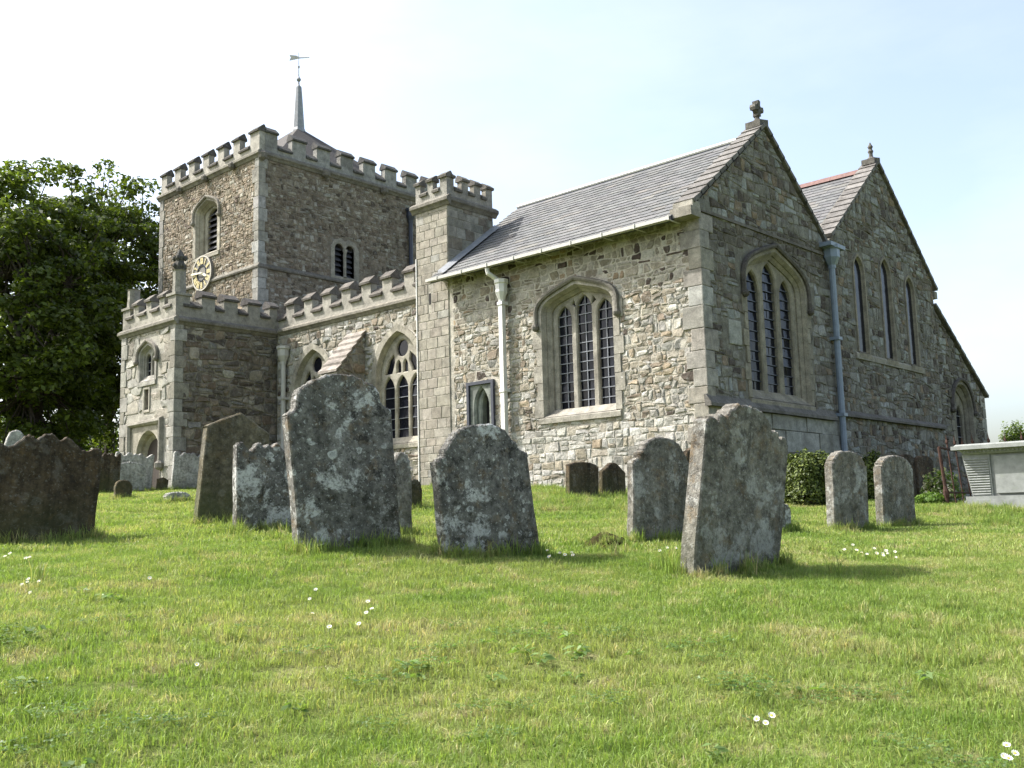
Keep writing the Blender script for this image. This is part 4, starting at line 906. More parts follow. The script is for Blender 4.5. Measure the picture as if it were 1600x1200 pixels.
battlement(PE, -2.24 + .2, .98, 4.92, 5.42, 5.76, [(-1.48, -1.06), (-.78, -.34), (-.02, .40), (.72, .98)], 0.28, 'east parapet of the porch', col=(.34, .32, .26), capc=(.11, .10, .088), caph=.2)
def pinnacle(x, y, top, label):
    mb = MB(); c = (0.33, 0.31, 0.25)
    box(mb, (x - .21, y - .21, 4.90), (x + .21, y + .21, 5.50), c); box(mb, (x - .25, y - .25, 5.50), (x + .25, y + .25, 5.57), c)
    lathe(mb, x, y, [(.19, 5.57), (.17, 5.9), (.17, top - .25), (.20, top - .22)], 8, c, math.pi / 8); P = mb.build('pinnacle', M_COP, CH); P['label'] = label; return P, x, y, top
for x, y, top, full, lb in ((PX1 - .19, -2.24 + .19, 6.45, True, 'crocketed pinnacle on the near corner of the porch'), (PX0 + .2, -2.24 + .2, 6.35, False, 'broken pinnacle on the far corner of the porch')):
    P, *_ = pinnacle(x, y, top, lb)
    if full:
        mb = MB(); lathe(mb, x, y, [(.14, top - .24), (.16, top - .1), (.11, top + .05), (.15, top + .16), (.07, top + .3), (.02, top + .38)], 8, (0.1, 0.095, 0.08))
        for k in range(8):
            t = k * math.pi / 4; z = top - .12 + .22 * (k % 2); r = .15; lathe(mb, x + r * math.cos(t), y + r * math.sin(t), [(.015, z - .06), (.06, z), (.05, z + .06), (.01, z + .1)], 6, (0.1, 0.095, 0.08))
        mb.build('crocket_head', M_COP, P)

# ---- tower
TWS, TWE = FS(2.0), FE(-17.47); WX0, WX1, WY0, WY1 = -23.82, -17.47, 2.0, 9.62
tb = arch_poly(-20.62, 0.70, 8.50, 10.0, 10.45)
te = [arch_poly(5.23, .18, 7.70, 8.66, 8.84), arch_poly(5.70, .18, 7.70, 8.66, 8.84)]
mb = MB(); plate(mb, TWS, [(WX0, -.2), (WX1 - .012, -.2), (WX1 - .012, 11.25), (WX0, 11.25)], [tb], 0, -.6, (0.34, 0.285, 0.2)); TWSo = mb.build('tower_south_wall', M_MORTAR, CH); TWSo['label'] = 'sunlit clock face side of the tower'
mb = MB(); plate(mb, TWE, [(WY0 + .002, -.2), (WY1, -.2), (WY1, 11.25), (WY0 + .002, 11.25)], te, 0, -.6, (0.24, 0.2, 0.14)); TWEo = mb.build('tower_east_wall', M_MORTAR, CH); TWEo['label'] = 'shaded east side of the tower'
mb = MB(); box(mb, (WX0 + .003, WY0 + .61, -.2), (WX0 + .5, WY1 - .003, 11.25), (0.3, 0.25, 0.17)); box(mb, (WX0 + .51, WY1 - .5, -.2), (WX1 - .61, WY1 - .004, 11.25), (0.3, 0.25, 0.17)); mb.build('tower_rear_walls', M_MORTAR, CH)
rubble(TWSo, TWS, WX0, WX1, 4.6, 11.2, 0.115, 0.155, PAL_TOWER, 0.014, .009, [((WX0 + .25, 0), (1, 0)), ((WX1 - .28, 0), (-1, 0)), ((0, 11.13), (0, -1))], [offset(tb, .10)], seed=71, near=False, rough=1.4)
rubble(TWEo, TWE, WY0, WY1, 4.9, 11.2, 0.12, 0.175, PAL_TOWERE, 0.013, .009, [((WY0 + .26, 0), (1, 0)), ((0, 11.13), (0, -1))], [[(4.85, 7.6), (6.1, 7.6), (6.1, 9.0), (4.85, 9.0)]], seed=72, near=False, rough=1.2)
QP = [(3, (0.38, 0.365, 0.315)), (2, (0.35, 0.33, 0.27)), (1, (0.41, 0.40, 0.36))]
quoins(TWSo, TWS, TWE, WX1, WY0, -1, 1, 4.8, 7.46, 0.40, QP, 0.34, 0.26, 0.045, seed=8); quoins(TWSo, TWS, TWE, WX1, WY0, -1, 1, 7.58, 11.14, 0.40, QP, 0.32, 0.24, 0.034, seed=9)
quoins(TWSo, TWS, None, WX0, 0, 1, 1, 4.8, 11.14, 0.42, QP, 0.28, 0.24, 0.034, seed=10)
tstr = [(-.07, -.02), (-.07, .07), (-.02, .085), (.09, .02), (.09, -.02)]
mb = MB(); course(mb, TWS, WX0 - .06, WX1 + .085, [(7.53 + a_, b_) for a_, b_ in tstr], (0.26, 0.24, 0.19)); mb.build('string_course', M_COP, CH)
mb = MB(); course(mb, TWE, WY0 + .022, WY1, [(7.53 + a_, b_) for a_, b_ in tstr], (0.2, 0.18, 0.145)); mb.build('string_course', M_COP, CH)
make_window(TWS, -20.62, 0.70, 8.50, 10.0, 10.45, [(-20.62, .40, 8.58, 9.80, 10.2)], 0.26, .14, .16, True, 1, .2, 'louvred belfry window above the clock', hoodend=0.22, louvre=True, blockband=False, col=(.46, .42, .32), hoodcol=(.33, .3, .24))
# twin round-headed belfry lights on the east face
mb = MB(); plate(mb, TWE, [(4.86, 7.60), (6.08, 7.60), (6.08, 8.72), (5.9, 8.98), (5.62, 9.05), (5.465, 8.95), (5.31, 9.05), (5.03, 8.98), (4.86, 8.72)], te, .035, -.25, (0.34, 0.31, 0.24), .03); TEw = mb.build('window', M_ASH, CH); TEw['label'] = 'twin round-headed belfry lights in the shaded tower side'
for l in (5.23, 5.70):
    for k in range(6):
        v = 7.7 + k * .19; mb = MB(); prism(mb, [TWE(l - .19, v, -.10), TWE(l - .19, v + .03, -.10), TWE(l - .19, v + .18, -.24), TWE(l - .19, v + .15, -.24)], (0, .38, 0)); mb.build('louvre', M_LOUV, TEw)
    mb = MB(); mb.add([TWE(l - .2, 7.65, -.26), TWE(l + .2, 7.65, -.26), TWE(l + .2, 8.9, -.26), TWE(l - .2, 8.9, -.26)], [(0, 1, 2, 3)]); mb.build('backing', M_DARK, TEw)
mb = MB(); c = TWE(5.465, 0, .03); lathe(mb, c[0], c[1], [(.07, 7.68), (.045, 7.74), (.045, 8.5), (.08, 8.6), (.09, 8.66)], 8, (.36, .33, .26)); mb.build('baluster_shaft', M_ASH, TEw)
cornice(TWS, WX0 - .12, WX1 + .13, 11.14, (0.30, 0.275, 0.215), 1.1); cornice(TWE, WY0 + .025, WY1 + .1, 11.14, (0.23, 0.21, 0.17), 1.1)
for x in (-22.3, -20.6, -18.9):
    mb = MB(); c = TWS(x, 11.2, .12); lathe(mb, c[0], c[1], [(.05, 11.06), (.12, 11.12), (.13, 11.24), (.06, 11.32)], 7, (.2, .18, .145)); mb.build('carved_boss', M_COP, CH)
for y in (2.05, 4.6, 7.2):
    mb = MB(); c = TWE(y, 11.2, .12); lathe(mb, c[0], c[1], [(.05, 11.02), (.14, 11.10), (.15, 11.26), (.06, 11.34)], 7, (.2, .18, .145)); mb.build('carved_boss', M_COP, CH)
mS = [(-23.82 + .958 * k, -23.82 + .958 * k + .40) for k in range(6)] + [(-18.02, WX1 - .002)]
battlement(TWS, WX0, WX1 - .002, 11.38, 11.80, 12.30, mS, 0.22, 'south parapet of the tower', col=(.44, .41, .34), capc=(.115, .105, .09), caph=.22)
mE = [(WY0 + .222, WY0 + .70)] + [(3.28 + 1.015 * k, 3.28 + 1.015 * k + .56) for k in range(6)] + [(9.30, WY1)]
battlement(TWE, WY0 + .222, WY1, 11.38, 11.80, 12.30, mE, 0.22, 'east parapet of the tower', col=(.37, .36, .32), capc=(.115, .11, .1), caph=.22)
battlement(lambda u, v, n=0: (WX0 - n, u, v), WY0 + .342, WY1 - .342, 11.38, 11.80, 12.30, mE[1:-1], 0.22, 'west parapet of the tower', caph=.12)
battlement(lambda u, v, n=0: (u, WY1 + n, v), WX0, WX1 - .342, 11.38, 11.80, 12.30, mS[:-1], 0.22, 'north parapet of the tower', caph=.12)
mb = MB(); box(mb, (WX0 + .35, WY0 + .35, 11.2), (WX1 - .35, WY1 - .35, 11.3)); mb.build('tower_lead_roof', M_LEAD, CH)
SX, SY = (WX0 + WX1) / 2, (WY0 + WY1) / 2
mb = MB(); q = 2.9; hgt = 14.15; mb.add([(SX - q, SY - q, 11.6), (SX + q, SY - q, 11.6), (SX + q, SY + q, 11.6), (SX - q, SY + q, 11.6), (SX, SY, hgt), (SX - q, SY - q, 11.28), (SX + q, SY - q, 11.28), (SX + q, SY + q, 11.28), (SX - q, SY + q, 11.28)], [(0, 1, 4), (1, 2, 4), (2, 3, 4), (3, 0, 4), (0, 5, 6, 1), (1, 6, 7, 2), (2, 7, 8, 3), (3, 8, 5, 0)], (0.06, 0.054, 0.048)); SP = mb.build('pyramid_roof', M_SLATE, CH); SP['label'] = 'low pyramid roof behind the tower battlements'
mb = MB(); lathe(mb, SX, SY, [(.30, 13.72), (.26, 14.0), (.22, 14.1), (.15, 15.2), (.11, 15.75), (.09, 15.78)], 8); s_ = mb.build('spirelet', M_LEAD, CH); s_['label'] = 'slender lead spirelet on the tower'
mb = MB(); lathe(mb, SX, SY, [(.06, 15.76), (.035, 15.86), (.03, 15.96), (.08, 16.02), (.09, 16.07), (.045, 16.13), (.02, 16.2), (.016, 16.5), (.04, 16.54), (.04, 16.59), (.013, 16.63), (.011, 17.15)], 8); mb.build('finial_rod', M_LEAD, s_)
mb = MB(); dv = Vector((0.72, 0.69, 0))
P_ = [Vector((SX, SY, 16.92)) + dv * a_ * .85 + Vector((0, 0, b_)) for a_, b_ in ((-.42, -.10), (-.12, -.05), (.02, -.02), (.45, .0), (.5, .03), (.02, .03), (-.1, .1), (-.42, .13), (-.36, .02))]
prism(mb, P_, (0.01, -.01, 0), (1, 1, 1)); mb.build('weathervane', M_CREAM, s_)
downpipe(TWE, 8.45, 5.2, 10.25, M_DARKP, 'dark downpipe on the tower side', 0.16, 0.08, None, False, (.5,))
# clock
CC = (-20.74, 7.86); CRAD = .62
mb = MB(); prism(mb, [TWS(CC[0] + CRAD * math.cos(t), CC[1] + CRAD * math.sin(t), .09) for t in [2 * math.pi * k / 40 for k in range(40)]], (0, .14, 0), (1, 1, 1)); CL = mb.build('clock', M_DIAL2, CH); CL['label'] = 'round gilt-numeral clock on the tower'
def flat(mb, fr, pts, n, th=.015, col=(1, 1, 1)): prism(mb, [fr(x, y, n) for x, y in pts], Vector(fr(0, 0, -th)) - Vector(fr(0, 0, 0)), col)
def ringm(mb, fr, c, r0, r1, n, k=40):
    for i in range(k):
        a0, a1 = 2 * math.pi * i / k, 2 * math.pi * (i + 1) / k
        flat(mb, fr, [(c[0] + r * math.cos(t), c[1] + r * math.sin(t)) for r, t in ((r0, a0), (r1, a0), (r1, a1), (r0, a1))], n)
mb = MB(); ringm(mb, TWS, CC, .565, .62, .115); mb.build('outer_ring', M_DIAL, CL)
mb = MB(); ringm(mb, TWS, CC, .25, .285, .115); mb.build('inner_ring', M_DARKP, CL)
ROM = ['XII', 'I', 'II', 'III', 'IIII', 'V', 'VI', 'VII', 'VIII', 'IX', 'X', 'XI']
for k, s in enumerate(ROM):
    t = -2 * math.pi * k / 12; mb = MB(); wds = {'I': .045, 'V': .085, 'X': .09}; W_ = sum(wds[c_] for c_ in s); x = -W_ / 2
    def P2(px, py): return (CC[0] + px * math.cos(t) - (py) * math.sin(t), CC[1] + px * math.sin(t) + py * math.cos(t))
    def stroke(x0, y0, x1, y1, hw): flat(mb, TWS, [P2(x0 - hw, y0), P2(x0 + hw, y0), P2(x1 + hw, y1), P2(x1 - hw, y1)], .112 + random.uniform(0, .004))
    for c_ in s:
        wd = wds[c_]; xm = x + wd / 2; b0, b1 = .32, .54
        if c_ == 'I': stroke(xm, b0, xm, b1, .016)
        elif c_ == 'V': stroke(xm, b0, x + .012, b1, .017); stroke(xm, b0, x + wd - .012, b1, .01)
        else: stroke(x + wd - .012, b0, x + .012, b1, .017); stroke(x + .012, b0, x + wd - .012, b1, .01)
        x += wd
    mb.build('numeral', M_GOLD, CL)
for nm, ang, l0, l1, hw in (('minute_hand', 274, -.10, .66, .035), ('hour_hand', 113, -.08, .40, .045)):
    t = rad(90 - ang); d = (math.cos(t), math.sin(t)); q = (-d[1], d[0]); mb = MB()
    flat(mb, TWS, [(CC[0] + d[0] * l + q[0] * h, CC[1] + d[1] * l + q[1] * h) for l, h in ((l0, hw * .6), (l0, -hw * .6), (l1 * .8, -hw), (l1, 0), (l1 * .8, hw))], .16 if nm[0] == 'm' else .14); mb.build(nm, M_CREAMW, CL)

# ---- hidden nave bodies behind the parapets, so nothing is open from a step aside
mb = MB(); box(mb, (-14.9, 1.5, 4.6), (-7.8, 5.5, 4.9)); box(mb, (PX0 + .3, -1.95, 4.7), (PX1 - .3, 1.2, 4.95)); box(mb, (TX0 + .25, TY0 + .25, 6.6), (TX1 - .25, TY1 - .02, 6.8)); mb.build('flat_lead_roofs', M_LEAD, CH)
mb = MB(); box(mb, (-14.9, 5.51, -.3), (-9.02, 8.9, 5.6), (0.3, 0.27, 0.2)); mb.build('nave_core', M_MORTAR, CH)
mb = MB(); box(mb, (PX0 + .003, -1.84, -.3), (PX0 + .4, 1.9, 4.75), (0.3, 0.27, 0.2)); mb.build('porch_west_wall', M_MORTAR, CH)
mb = MB(); box(mb, (-8.9, 15.2, -.9), (-.6, 15.66, 2.4), (0.3, 0.27, 0.2)); mb.build('north_wall', M_MORTAR, CH)
finish_stones(300)

#=============================================================== GRAVESTONES
def top_round(x): return math.sqrt(max(0, 1 - x * x))
def bez(pts, n=6):
    """smooth polyline through points (Catmull-Rom)"""
    out = []; P = [pts[0]] + list(pts) + [pts[-1]]
    for i in range(1, len(P) - 2):
        for k in range(n):
            t = k / n; p0, p1, p2, p3 = P[i - 1], P[i], P[i + 1], P[i + 2]
            out.append(tuple(0.5 * (2 * p1[j] + (p2[j] - p0[j]) * t + (2 * p0[j] - 5 * p1[j] + 4 * p2[j] - p3[j]) * t * t + (3 * p1[j] - p0[j] - 3 * p2[j] + p3[j]) * t ** 3) for j in (0, 1)))
    out.append(tuple(pts[-1])); return out
def arc(cx, cz, r, a0, a1, n=10, sz=1.0): return [(cx + r * math.cos(rad(a0 + (a1 - a0) * i / n)), cz + r * sz * math.sin(rad(a0 + (a1 - a0) * i / n))) for i in range(n + 1)]
def mirror(R): return R + [(-x, z) for x, z in reversed(R)][(1 if abs(R[-1][0]) < 1e-6 else 0):]
# right halves from shoulder to crown; x in half widths (1 = edge), z as a share of the height
SHAPES = {
 'swept':   [(1, .765), (.98, .785), (.90, .795), (.83, .82), (.80, .86), (.77, .90), (.70, .925), (.58, .945), (.42, .972), (.22, .993), (0, 1.0)],
 'shoulder': [(1, .715), (.975, .745), (.92, .765), (.84, .775), (.79, .795), (.775, .83), (.72, .845), (.66, .875), (.56, .93), (.42, .968), (.22, .993), (0, 1.0)],
 'notched': [(1, .82), (.96, .835), (.90, .85), (.90, .878), (.84, .90), (.72, .94), (.52, .975), (.25, .995), (0, 1.0)],
 'scallop': [(1, .85), (.97, .885), (.88, .90), (.74, .86), (.60, .875), (.45, .945), (.33, .98), (.24, .945), (.18, .945), (.10, .99), (0, 1.0)],
 'twin':    [(1, .955), (.95, .995), (.85, .998), (.72, .94), (.60, .905), (.48, .935), (.36, .995), (.26, 1.0), (.16, .96), (.08, .965), (0, .99)],
 'scroll':  [(1, .80), (.99, .835), (.93, .865), (.84, .868), (.78, .845), (.75, .85), (.73, .88), (.65, .90), (.58, .885), (.54, .90), (.46, .945), (.32, .98), (.15, .997), (0, 1.0)],
 'gable':   [(1, .84), (.99, .85), (.5, .93), (0.02, 1.0), (0, 1.0)],
 'round':   [(1, .55), (.97, .68), (.87, .80), (.70, .90), (.45, .97), (.2, .995), (0, 1.0)],
 'peak':    [(1, .72), (.9, .76), (.75, .80), (.55, .86), (.40, .93), (.2, .985), (0, 1.0)],
 'segment': [(1, .88), (.97, .91), (.90, .90), (.84, .93), (.6, .97), (.3, .993), (0, 1.0)],
 'ear':     [(1, .80), (.9, .86), (.75, .93), (.55, .96), (.35, .985), (.15, 1.0), (0, 1.0)],
}
def gravestone(label, px, py, wpx, hpx, shape, mat, yaw=0.0, roll=0.0, pitch=0.0, thick=0.10, sink=0.12, d=None, wfac=None, seed=0, jag=0.004, taper=0.0, name='gravestone', group='gravestones standing in the churchyard'):
    """(px,py) = foot in the survey photo, wpx/hpx = face width and height there; yaw turns the face from east towards south"""
    B = hit(px, py) if d is None else dep(px, py, d)
    D = depth_of(B); st = random.getstate(); random.seed(seed + int(px))
    th = rad(yaw); fn = np.array([math.cos(th), -math.sin(th), 0]); ax = np.array([math.sin(th), math.cos(th), 0])     # face normal, axis to the right
    tc = CAM - B; tc[2] = 0; tc /= np.linalg.norm(tc)
    cs = abs(fn @ tc); W = wpx * D / FPX / max(0.35, cs); H = hpx * D / FPX; hw = W / 2
    R = bez([(hw * x, H * z) for x, z in SHAPES[shape]], 4)
    sd = [(hw * (1 - taper), -sink), (hw * (1 - taper * .66), H * .12), (hw * (1 - taper * .5), H * .3), (hw * (1 - taper * .2), H * .55)]
    half = [p for p in sd if p[1] < R[0][1] - .02] + R
    out = mirror(half); out = [(x + random.gauss(0, jag), z + (random.gauss(0, jag) if z > 0 else 0)) for x, z in out]
    n = len(out); b = min(.012, thick * .15); ins = [(x * (1 - b / hw), z - b * min(1, max(0, z / H))) for x, z in out]
    vs = [(x, thick / 2 - b, z) for x, z in out] + [(x, thick / 2, z) for x, z in ins] + [(x, -thick / 2 + b, z) for x, z in out] + [(x, -thick / 2, z) for x, z in ins]
    # local: x across, y = out of the face, z up
    M = Matrix(((ax[0], fn[0], 0), (ax[1], fn[1], 0), (0, 0, 1))) @ Matrix.Rotation(rad(roll), 3, 'Y') @ Matrix.Rotation(rad(pitch), 3, 'X')
    fs = [tuple(range(n, 2 * n)), tuple(reversed(range(3 * n, 4 * n)))]
    for a_, b_ in ((0, n), (2 * n, 0), (3 * n, 2 * n)): fs += [(a_ + i, a_ + (i + 1) % n, b_ + (i + 1) % n, b_ + i) for i in range(n)]
    me = bpy.data.meshes.new(name); me.from_pydata([tuple(Vector(v)) for v in vs], [], fs); me.materials.append(mat); me.update()
    o = bpy.data.objects.new(name, me); link(o, None, B); o.rotation_euler = M.to_euler(); tag(o, label, 'gravestone', group)
    STONES.append((B, M, hw, thick)); random.setstate(st); return o
STONES = []
G = gravestone
G('large dark brown headstone with wavy top cut by the left picture edge', 60, 849, 160, 172, 'scallop', M_GR_BROWN, 11, 3, 0, .11, seed=1, taper=.03)
G('rounded grey top peeping over the dark wavy headstone at far left', 20, 790, 34, 118, 'round', M_GR_PALE, 9, 0, 0, .1, d=14)
G('dark narrow headstone between the big brown stone and the porch', 166, 766, 36, 58, 'twin', M_GR_BROWN, 9, 2, 0, .1, d=21.5)
G('pale scalloped headstone in front of the porch door', 205, 768, 56, 60, 'twin', M_GR_PALE, 9, 4, 2, .12)
G('small pale round-headed stone leaning before the scalloped one by the door', 202, 770, 44, 48, 'ear', M_GR_PALE, 9, 2, 0, .07, d=23.6)
G('small black rounded stump in the grass before the porch', 191, 780, 25, 30, 'round', M_GR_BROWN, 9, 3, 0, .12)
G('low grey mound-like stone near the porch corner', 276, 785, 36, 16, 'round', M_GR_PALE, 13, 0, 0, .2)
G('pale scalloped headstone at the near corner of the porch', 290, 766, 44, 59, 'twin', M_GR_PALE, 9, 4, 0, .12)
G('small dark leaning wedge of stone right of the porch doorway', 252, 768, 16, 22, 'gable', M_GR_BROWN, 9, 6, 0, .1)
G('tall greenish headstone with gabled top left of the biggest stone', 355, 820, 96, 176, 'gable', M_GR_GREEN, 10, 5.5, 0, .14, seed=2, jag=.002)
G('short lichened headstone with twin humps just left of the biggest stone', 413, 829, 92, 136, 'twin', M_GR_LICH, 11, 1, 0, .12, seed=3)
G('biggest grey lichened headstone with arched shouldered top', 545, 858, 160, 276, 'swept', M_GR_LICH, 13, -4.5, -1, .13, seed=4, taper=.02)
G('slim rounded headstone half hidden behind the biggest stone', 622, 845, 34, 138, 'round', M_GR_GREY, 9, 2, 0, .1, d=9.2)
G('small black rounded stump right of the biggest stone', 645, 797, 24, 48, 'round', M_GR_BROWN, 13, 2, 0, .1)
G('lichen spotted headstone with round head in the centre leaning left', 768, 868, 146, 206, 'shoulder', M_GR_LICH, 9, -5.5, -2, .10, seed=5)
G('tiny pale rounded stone against the chapel wall', 867, 764, 26, 23, 'round', M_GR_PALE, 9, 2, 0, .1)
G('small brown headstone with curved top before the chapel wall', 910, 780, 46, 58, 'segment', M_GR_BROWN, 9, 2.5, 0, .11)
G('small dark headstone with peaked top before the chapel wall', 957, 777, 36, 54, 'peak', M_GR_BROWN, 9, 2, 0, .11)
G('lichened shouldered headstone left of the tall leaning one', 1034, 845, 94, 162, 'shoulder', M_GR_GREY, 11, 2.5, 0, .10, seed=6)
G('dark jagged stone tip showing behind the leaning scroll-topped headstone', 1085, 800, 26, 100, 'ear', M_GR_BROWN, 9, 0, 0, .1, d=13.5)
G('tall grey scroll-topped headstone leaning right with sunlit edge', 1142, 892, 130, 262, 'scroll', M_GR_GREY, 8, 8.5, 3, .14, seed=7, taper=.02)
G('small dark broken stone behind the leaning scroll-topped headstone', 1216, 832, 28, 46, 'ear', M_GR_LICH, 9, 4, 0, .12)
G('round headed brown-grey headstone in front of the clipped yew', 1326, 830, 51, 125, 'notched', M_GR_GREY, 9, 2.5, 0, .12, seed=8)
G('round headed headstone nearest the railed chest tomb', 1401, 824, 47, 112, 'notched', M_GR_GREY, 9, 2.0, 0, .12, seed=9)
G('dark headstone left of a close pair beside the east wall', 1420, 792, 24, 82, 'segment', M_GR_BROWN, 9, 0, 0, .12, d=19.5)
G('dark headstone right of a close pair beside the east wall', 1447, 792, 24, 80, 'segment', M_GR_BROWN, 9, 0, 0, .12, d=19.8)

#=============================================================== CHEST TOMB AND RAILING
T0 = dep(1508, 796, 15.3); T0[2] = gz(T0[0], T0[1]); tx, ty, tz = T0[0], T0[1], T0[2]
TOMB = empty('chest_tomb', (tx, ty, tz), 'pale stone chest tomb with tapering sides at the right picture edge', 'tomb')
L_, D_ = 2.2, .95
def frust(mb, x0, x1, y0, y1, z0, z1, g, col=(1, 1, 1)):
    mb.add([(x0, y0, z0), (x1, y0, z0), (x1, y1, z0), (x0, y1, z0), (x0 - g, y0 - g, z1), (x1 + g, y0 - g, z1), (x1 + g, y1 + g, z1), (x0 - g, y1 + g, z1)], [(0, 3, 2, 1), (4, 5, 6, 7), (0, 1, 5, 4), (1, 2, 6, 5), (2, 3, 7, 6), (3, 0, 4, 7)], col)
mb = MB(); box(mb, (tx, ty, tz - .25), (tx + L_, ty + D_, tz + .10)); mb.build('plinth', M_TOMB, TOMB)
mb = MB(); box(mb, (tx + .02, ty + .02, tz + .10), (tx + L_ - .02, ty + D_ - .02, tz + .16)); mb.build('base_slab', M_TOMB, TOMB)
mb = MB(); frust(mb, tx + .12, tx + L_ - .12, ty + .12, ty + D_ - .12, tz + .16, tz + .80, .04); mb.build('chest', M_TOMB, TOMB)
for x0 in (tx + .10, tx + L_ - .42):      # tapering reeded corner pilasters on the south side
    mb = MB(); g = .10 if x0 < tx + 1 else 0
    mb.add([(x0, ty + .09, tz + .161), (x0 + .30, ty + .09, tz + .161), (x0 + .30, ty + .06, tz + .80), (x0 - g, ty + .05, tz + .80), (x0, ty + .3, tz + .161), (x0 + .30, ty + .3, tz + .161), (x0 + .30, ty + .3, tz + .80), (x0 - g, ty + .3, tz + .80)], [(0, 1, 2, 3), (0, 4, 7, 3), (1, 5, 6, 2), (3, 2, 6, 7), (0, 1, 5, 4)])
    pl = mb.build('pilaster', M_TOMB, TOMB)
    for k in range(15):
        z = tz + .19 + k * .038; t = (z - tz - .16) / .64; mb = MB(); tube(mb, [(x0 - g * t + .015, ty + .085 - .038 * t, z), (x0 + .275, ty + .085 - .03 * t, z)], .014, 6); mb.build('reed', M_TOMB, pl)
mb = MB(); box(mb, (tx + .46, ty + .055, tz + .20), (tx + L_ - .46, ty + .14, tz + .76)); mb.build('inscription_panel', M_TOMB, TOMB)
mb = MB(); frust(mb, tx + .04, tx + L_ - .04, ty + .02, ty + D_ - .02, tz + .80, tz + .87, .06); mb.build('moulding', M_TOMB, TOMB)
for k in range(36):
    mb = MB(); x = tx + .05 + k * .058; box(mb, (x, ty - .03, tz + .825), (x + .03, ty + .02, tz + .868)); mb.build('dentil', M_TOMB, TOMB)
mb = MB(); box(mb, (tx - .10, ty - .12, tz + .872), (tx + L_ + .1, ty + D_ + .1, tz + .93)); frust(mb, tx - .07, tx + L_ + .07, ty - .09, ty + D_ + .07, tz + .931, tz + .955, -.03); mb.build('top_slab', M_TOMB, TOMB)

RB = dep(1481, 792, 16.0); rx, ry = RB[0], RB[1]; rz = gz(rx, ry)
RAIL = empty('grave_railing', (rx, ry, rz), 'rusty spiked iron railing behind the pale chest tomb', 'railing')
def spike(x, y, z0, h, r=.013, lean=(0, 0), name='railing_bar'):
    mb = MB(); t = Vector((x, y, z0)); e_ = Vector((x + lean[0] * h, y + lean[1] * h, z0 + h)); l = lambda k: tuple(t.lerp(e_, k))
    tube(mb, [l(0), l(.25), l(.86), l(.88), l(.90), l(.93), l(1)], [r, r, r, r * 1.9, r * 1.9, r * .9, r * .15], 6); return mb.build(name, M_RUST, RAIL)
ln = (-.07, 0.0)
mb = MB(); e_ = Vector((rx - .065, ry, rz + .93)); tube(mb, [(rx, ry, rz - .1), (rx, ry, rz + .10), (rx - .006, ry, rz + .16), (rx - .01, ry, rz + .22), (rx - .015, ry, rz + .30), tuple(e_)], [.034, .034, .048, .05, .028, .026], 8); mb.build('corner_post', M_RUST, RAIL)
far = 2.9; dn = 1.5
for k in range(1, 4): spike(rx + .01, ry + dn * k / 4 * 1.0, rz, 1.15, lean=ln)
for k in range(0, 12): spike(rx + .04 + far * k / 11, ry + dn, rz - .02, 1.22 + .03 * math.sin(k * 3), lean=(-.05, 0))
for k in range(1, 5): spike(rx + far, ry + dn * k / 5, rz - .03, 1.15, lean=(-.03, 0))
mb = MB(); tube(mb, [tuple(e_), (rx - .06, ry + dn * .4, rz + .90), (rx - .05, ry + dn, rz + .93), (rx + .8, ry + dn, rz + .97), (rx + 1.6, ry + dn, rz + .86), (rx + far, ry + dn, rz + .93), (rx + far, ry + .1, rz + .9)], .02, 6); mb.build('top_rail', M_RUST, RAIL)
mb = MB(); tube(mb, [(rx, ry, rz + .2), (rx + .01, ry + dn, rz + .19), (rx + far, ry + dn, rz + .16), (rx + far, ry + .1, rz + .16)], .016, 6); mb.build('bottom_rail', M_RUST, RAIL)

# mossy hummock on the lawn
hp = hit(945, 856); mb = MB(); seg, rg = 20, 7; vs = []; fs = []
for i in range(rg + 1):
    for k in range(seg):
        t = 2 * math.pi * k / seg; r = (i / rg); q = 1 + .12 * math.sin(3 * t + 1) + .08 * math.sin(7 * t)
        vs.append((hp[0] + .21 * r * q * math.cos(t), hp[1] + .18 * r * q * math.sin(t), hp[2] - .03 + .15 * math.sqrt(max(0, 1 - r * r)) * (1 + .1 * math.sin(5 * t + i)) + random.uniform(-.014, .014)))
fs = [(i * seg + k, i * seg + (k + 1) % seg, (i + 1) * seg + (k + 1) % seg, (i + 1) * seg + k) for i in range(rg) for k in range(seg)]
mb.add(vs, fs); M_MOSS = mat_simple('moss', (0.035, 0.032, 0.01), 1.0, 0, .5, 40, .02, .1, (0.03, 0.022, 0.01))
tag(mb.build('mossy_hummock', M_MOSS, None, tuple(hp), True), 'brown mossy hummock in the grass left of the shouldered headstone', 'hummock')

#=============================================================== VEGETATION
def leaf_quads(C_, Nn, size, rng, elong=1.7):
    """rhombic leaves: centres C_ (n,3), preferred normals Nn (n,3)"""
    n = len(C_); t = rng.normal(size=(n, 3)); t -= (t * Nn).sum(1)[:, None] * Nn; t /= np.linalg.norm(t, axis=1)[:, None] + 1e-9; b = np.cross(Nn, t)
    s = (size * rng.uniform(.6, 1.3, n))[:, None]; fold = Nn * s * .18
    return np.stack([C_ - t * s * elong * .5, C_ + b * s * .5 + fold - t * s * .05, C_ + t * s * elong * .5, C_ - b * s * .5 + fold - t * s * .05], 1)
def unit(v): return v / (np.linalg.norm(v, axis=1)[:, None] + 1e-9)

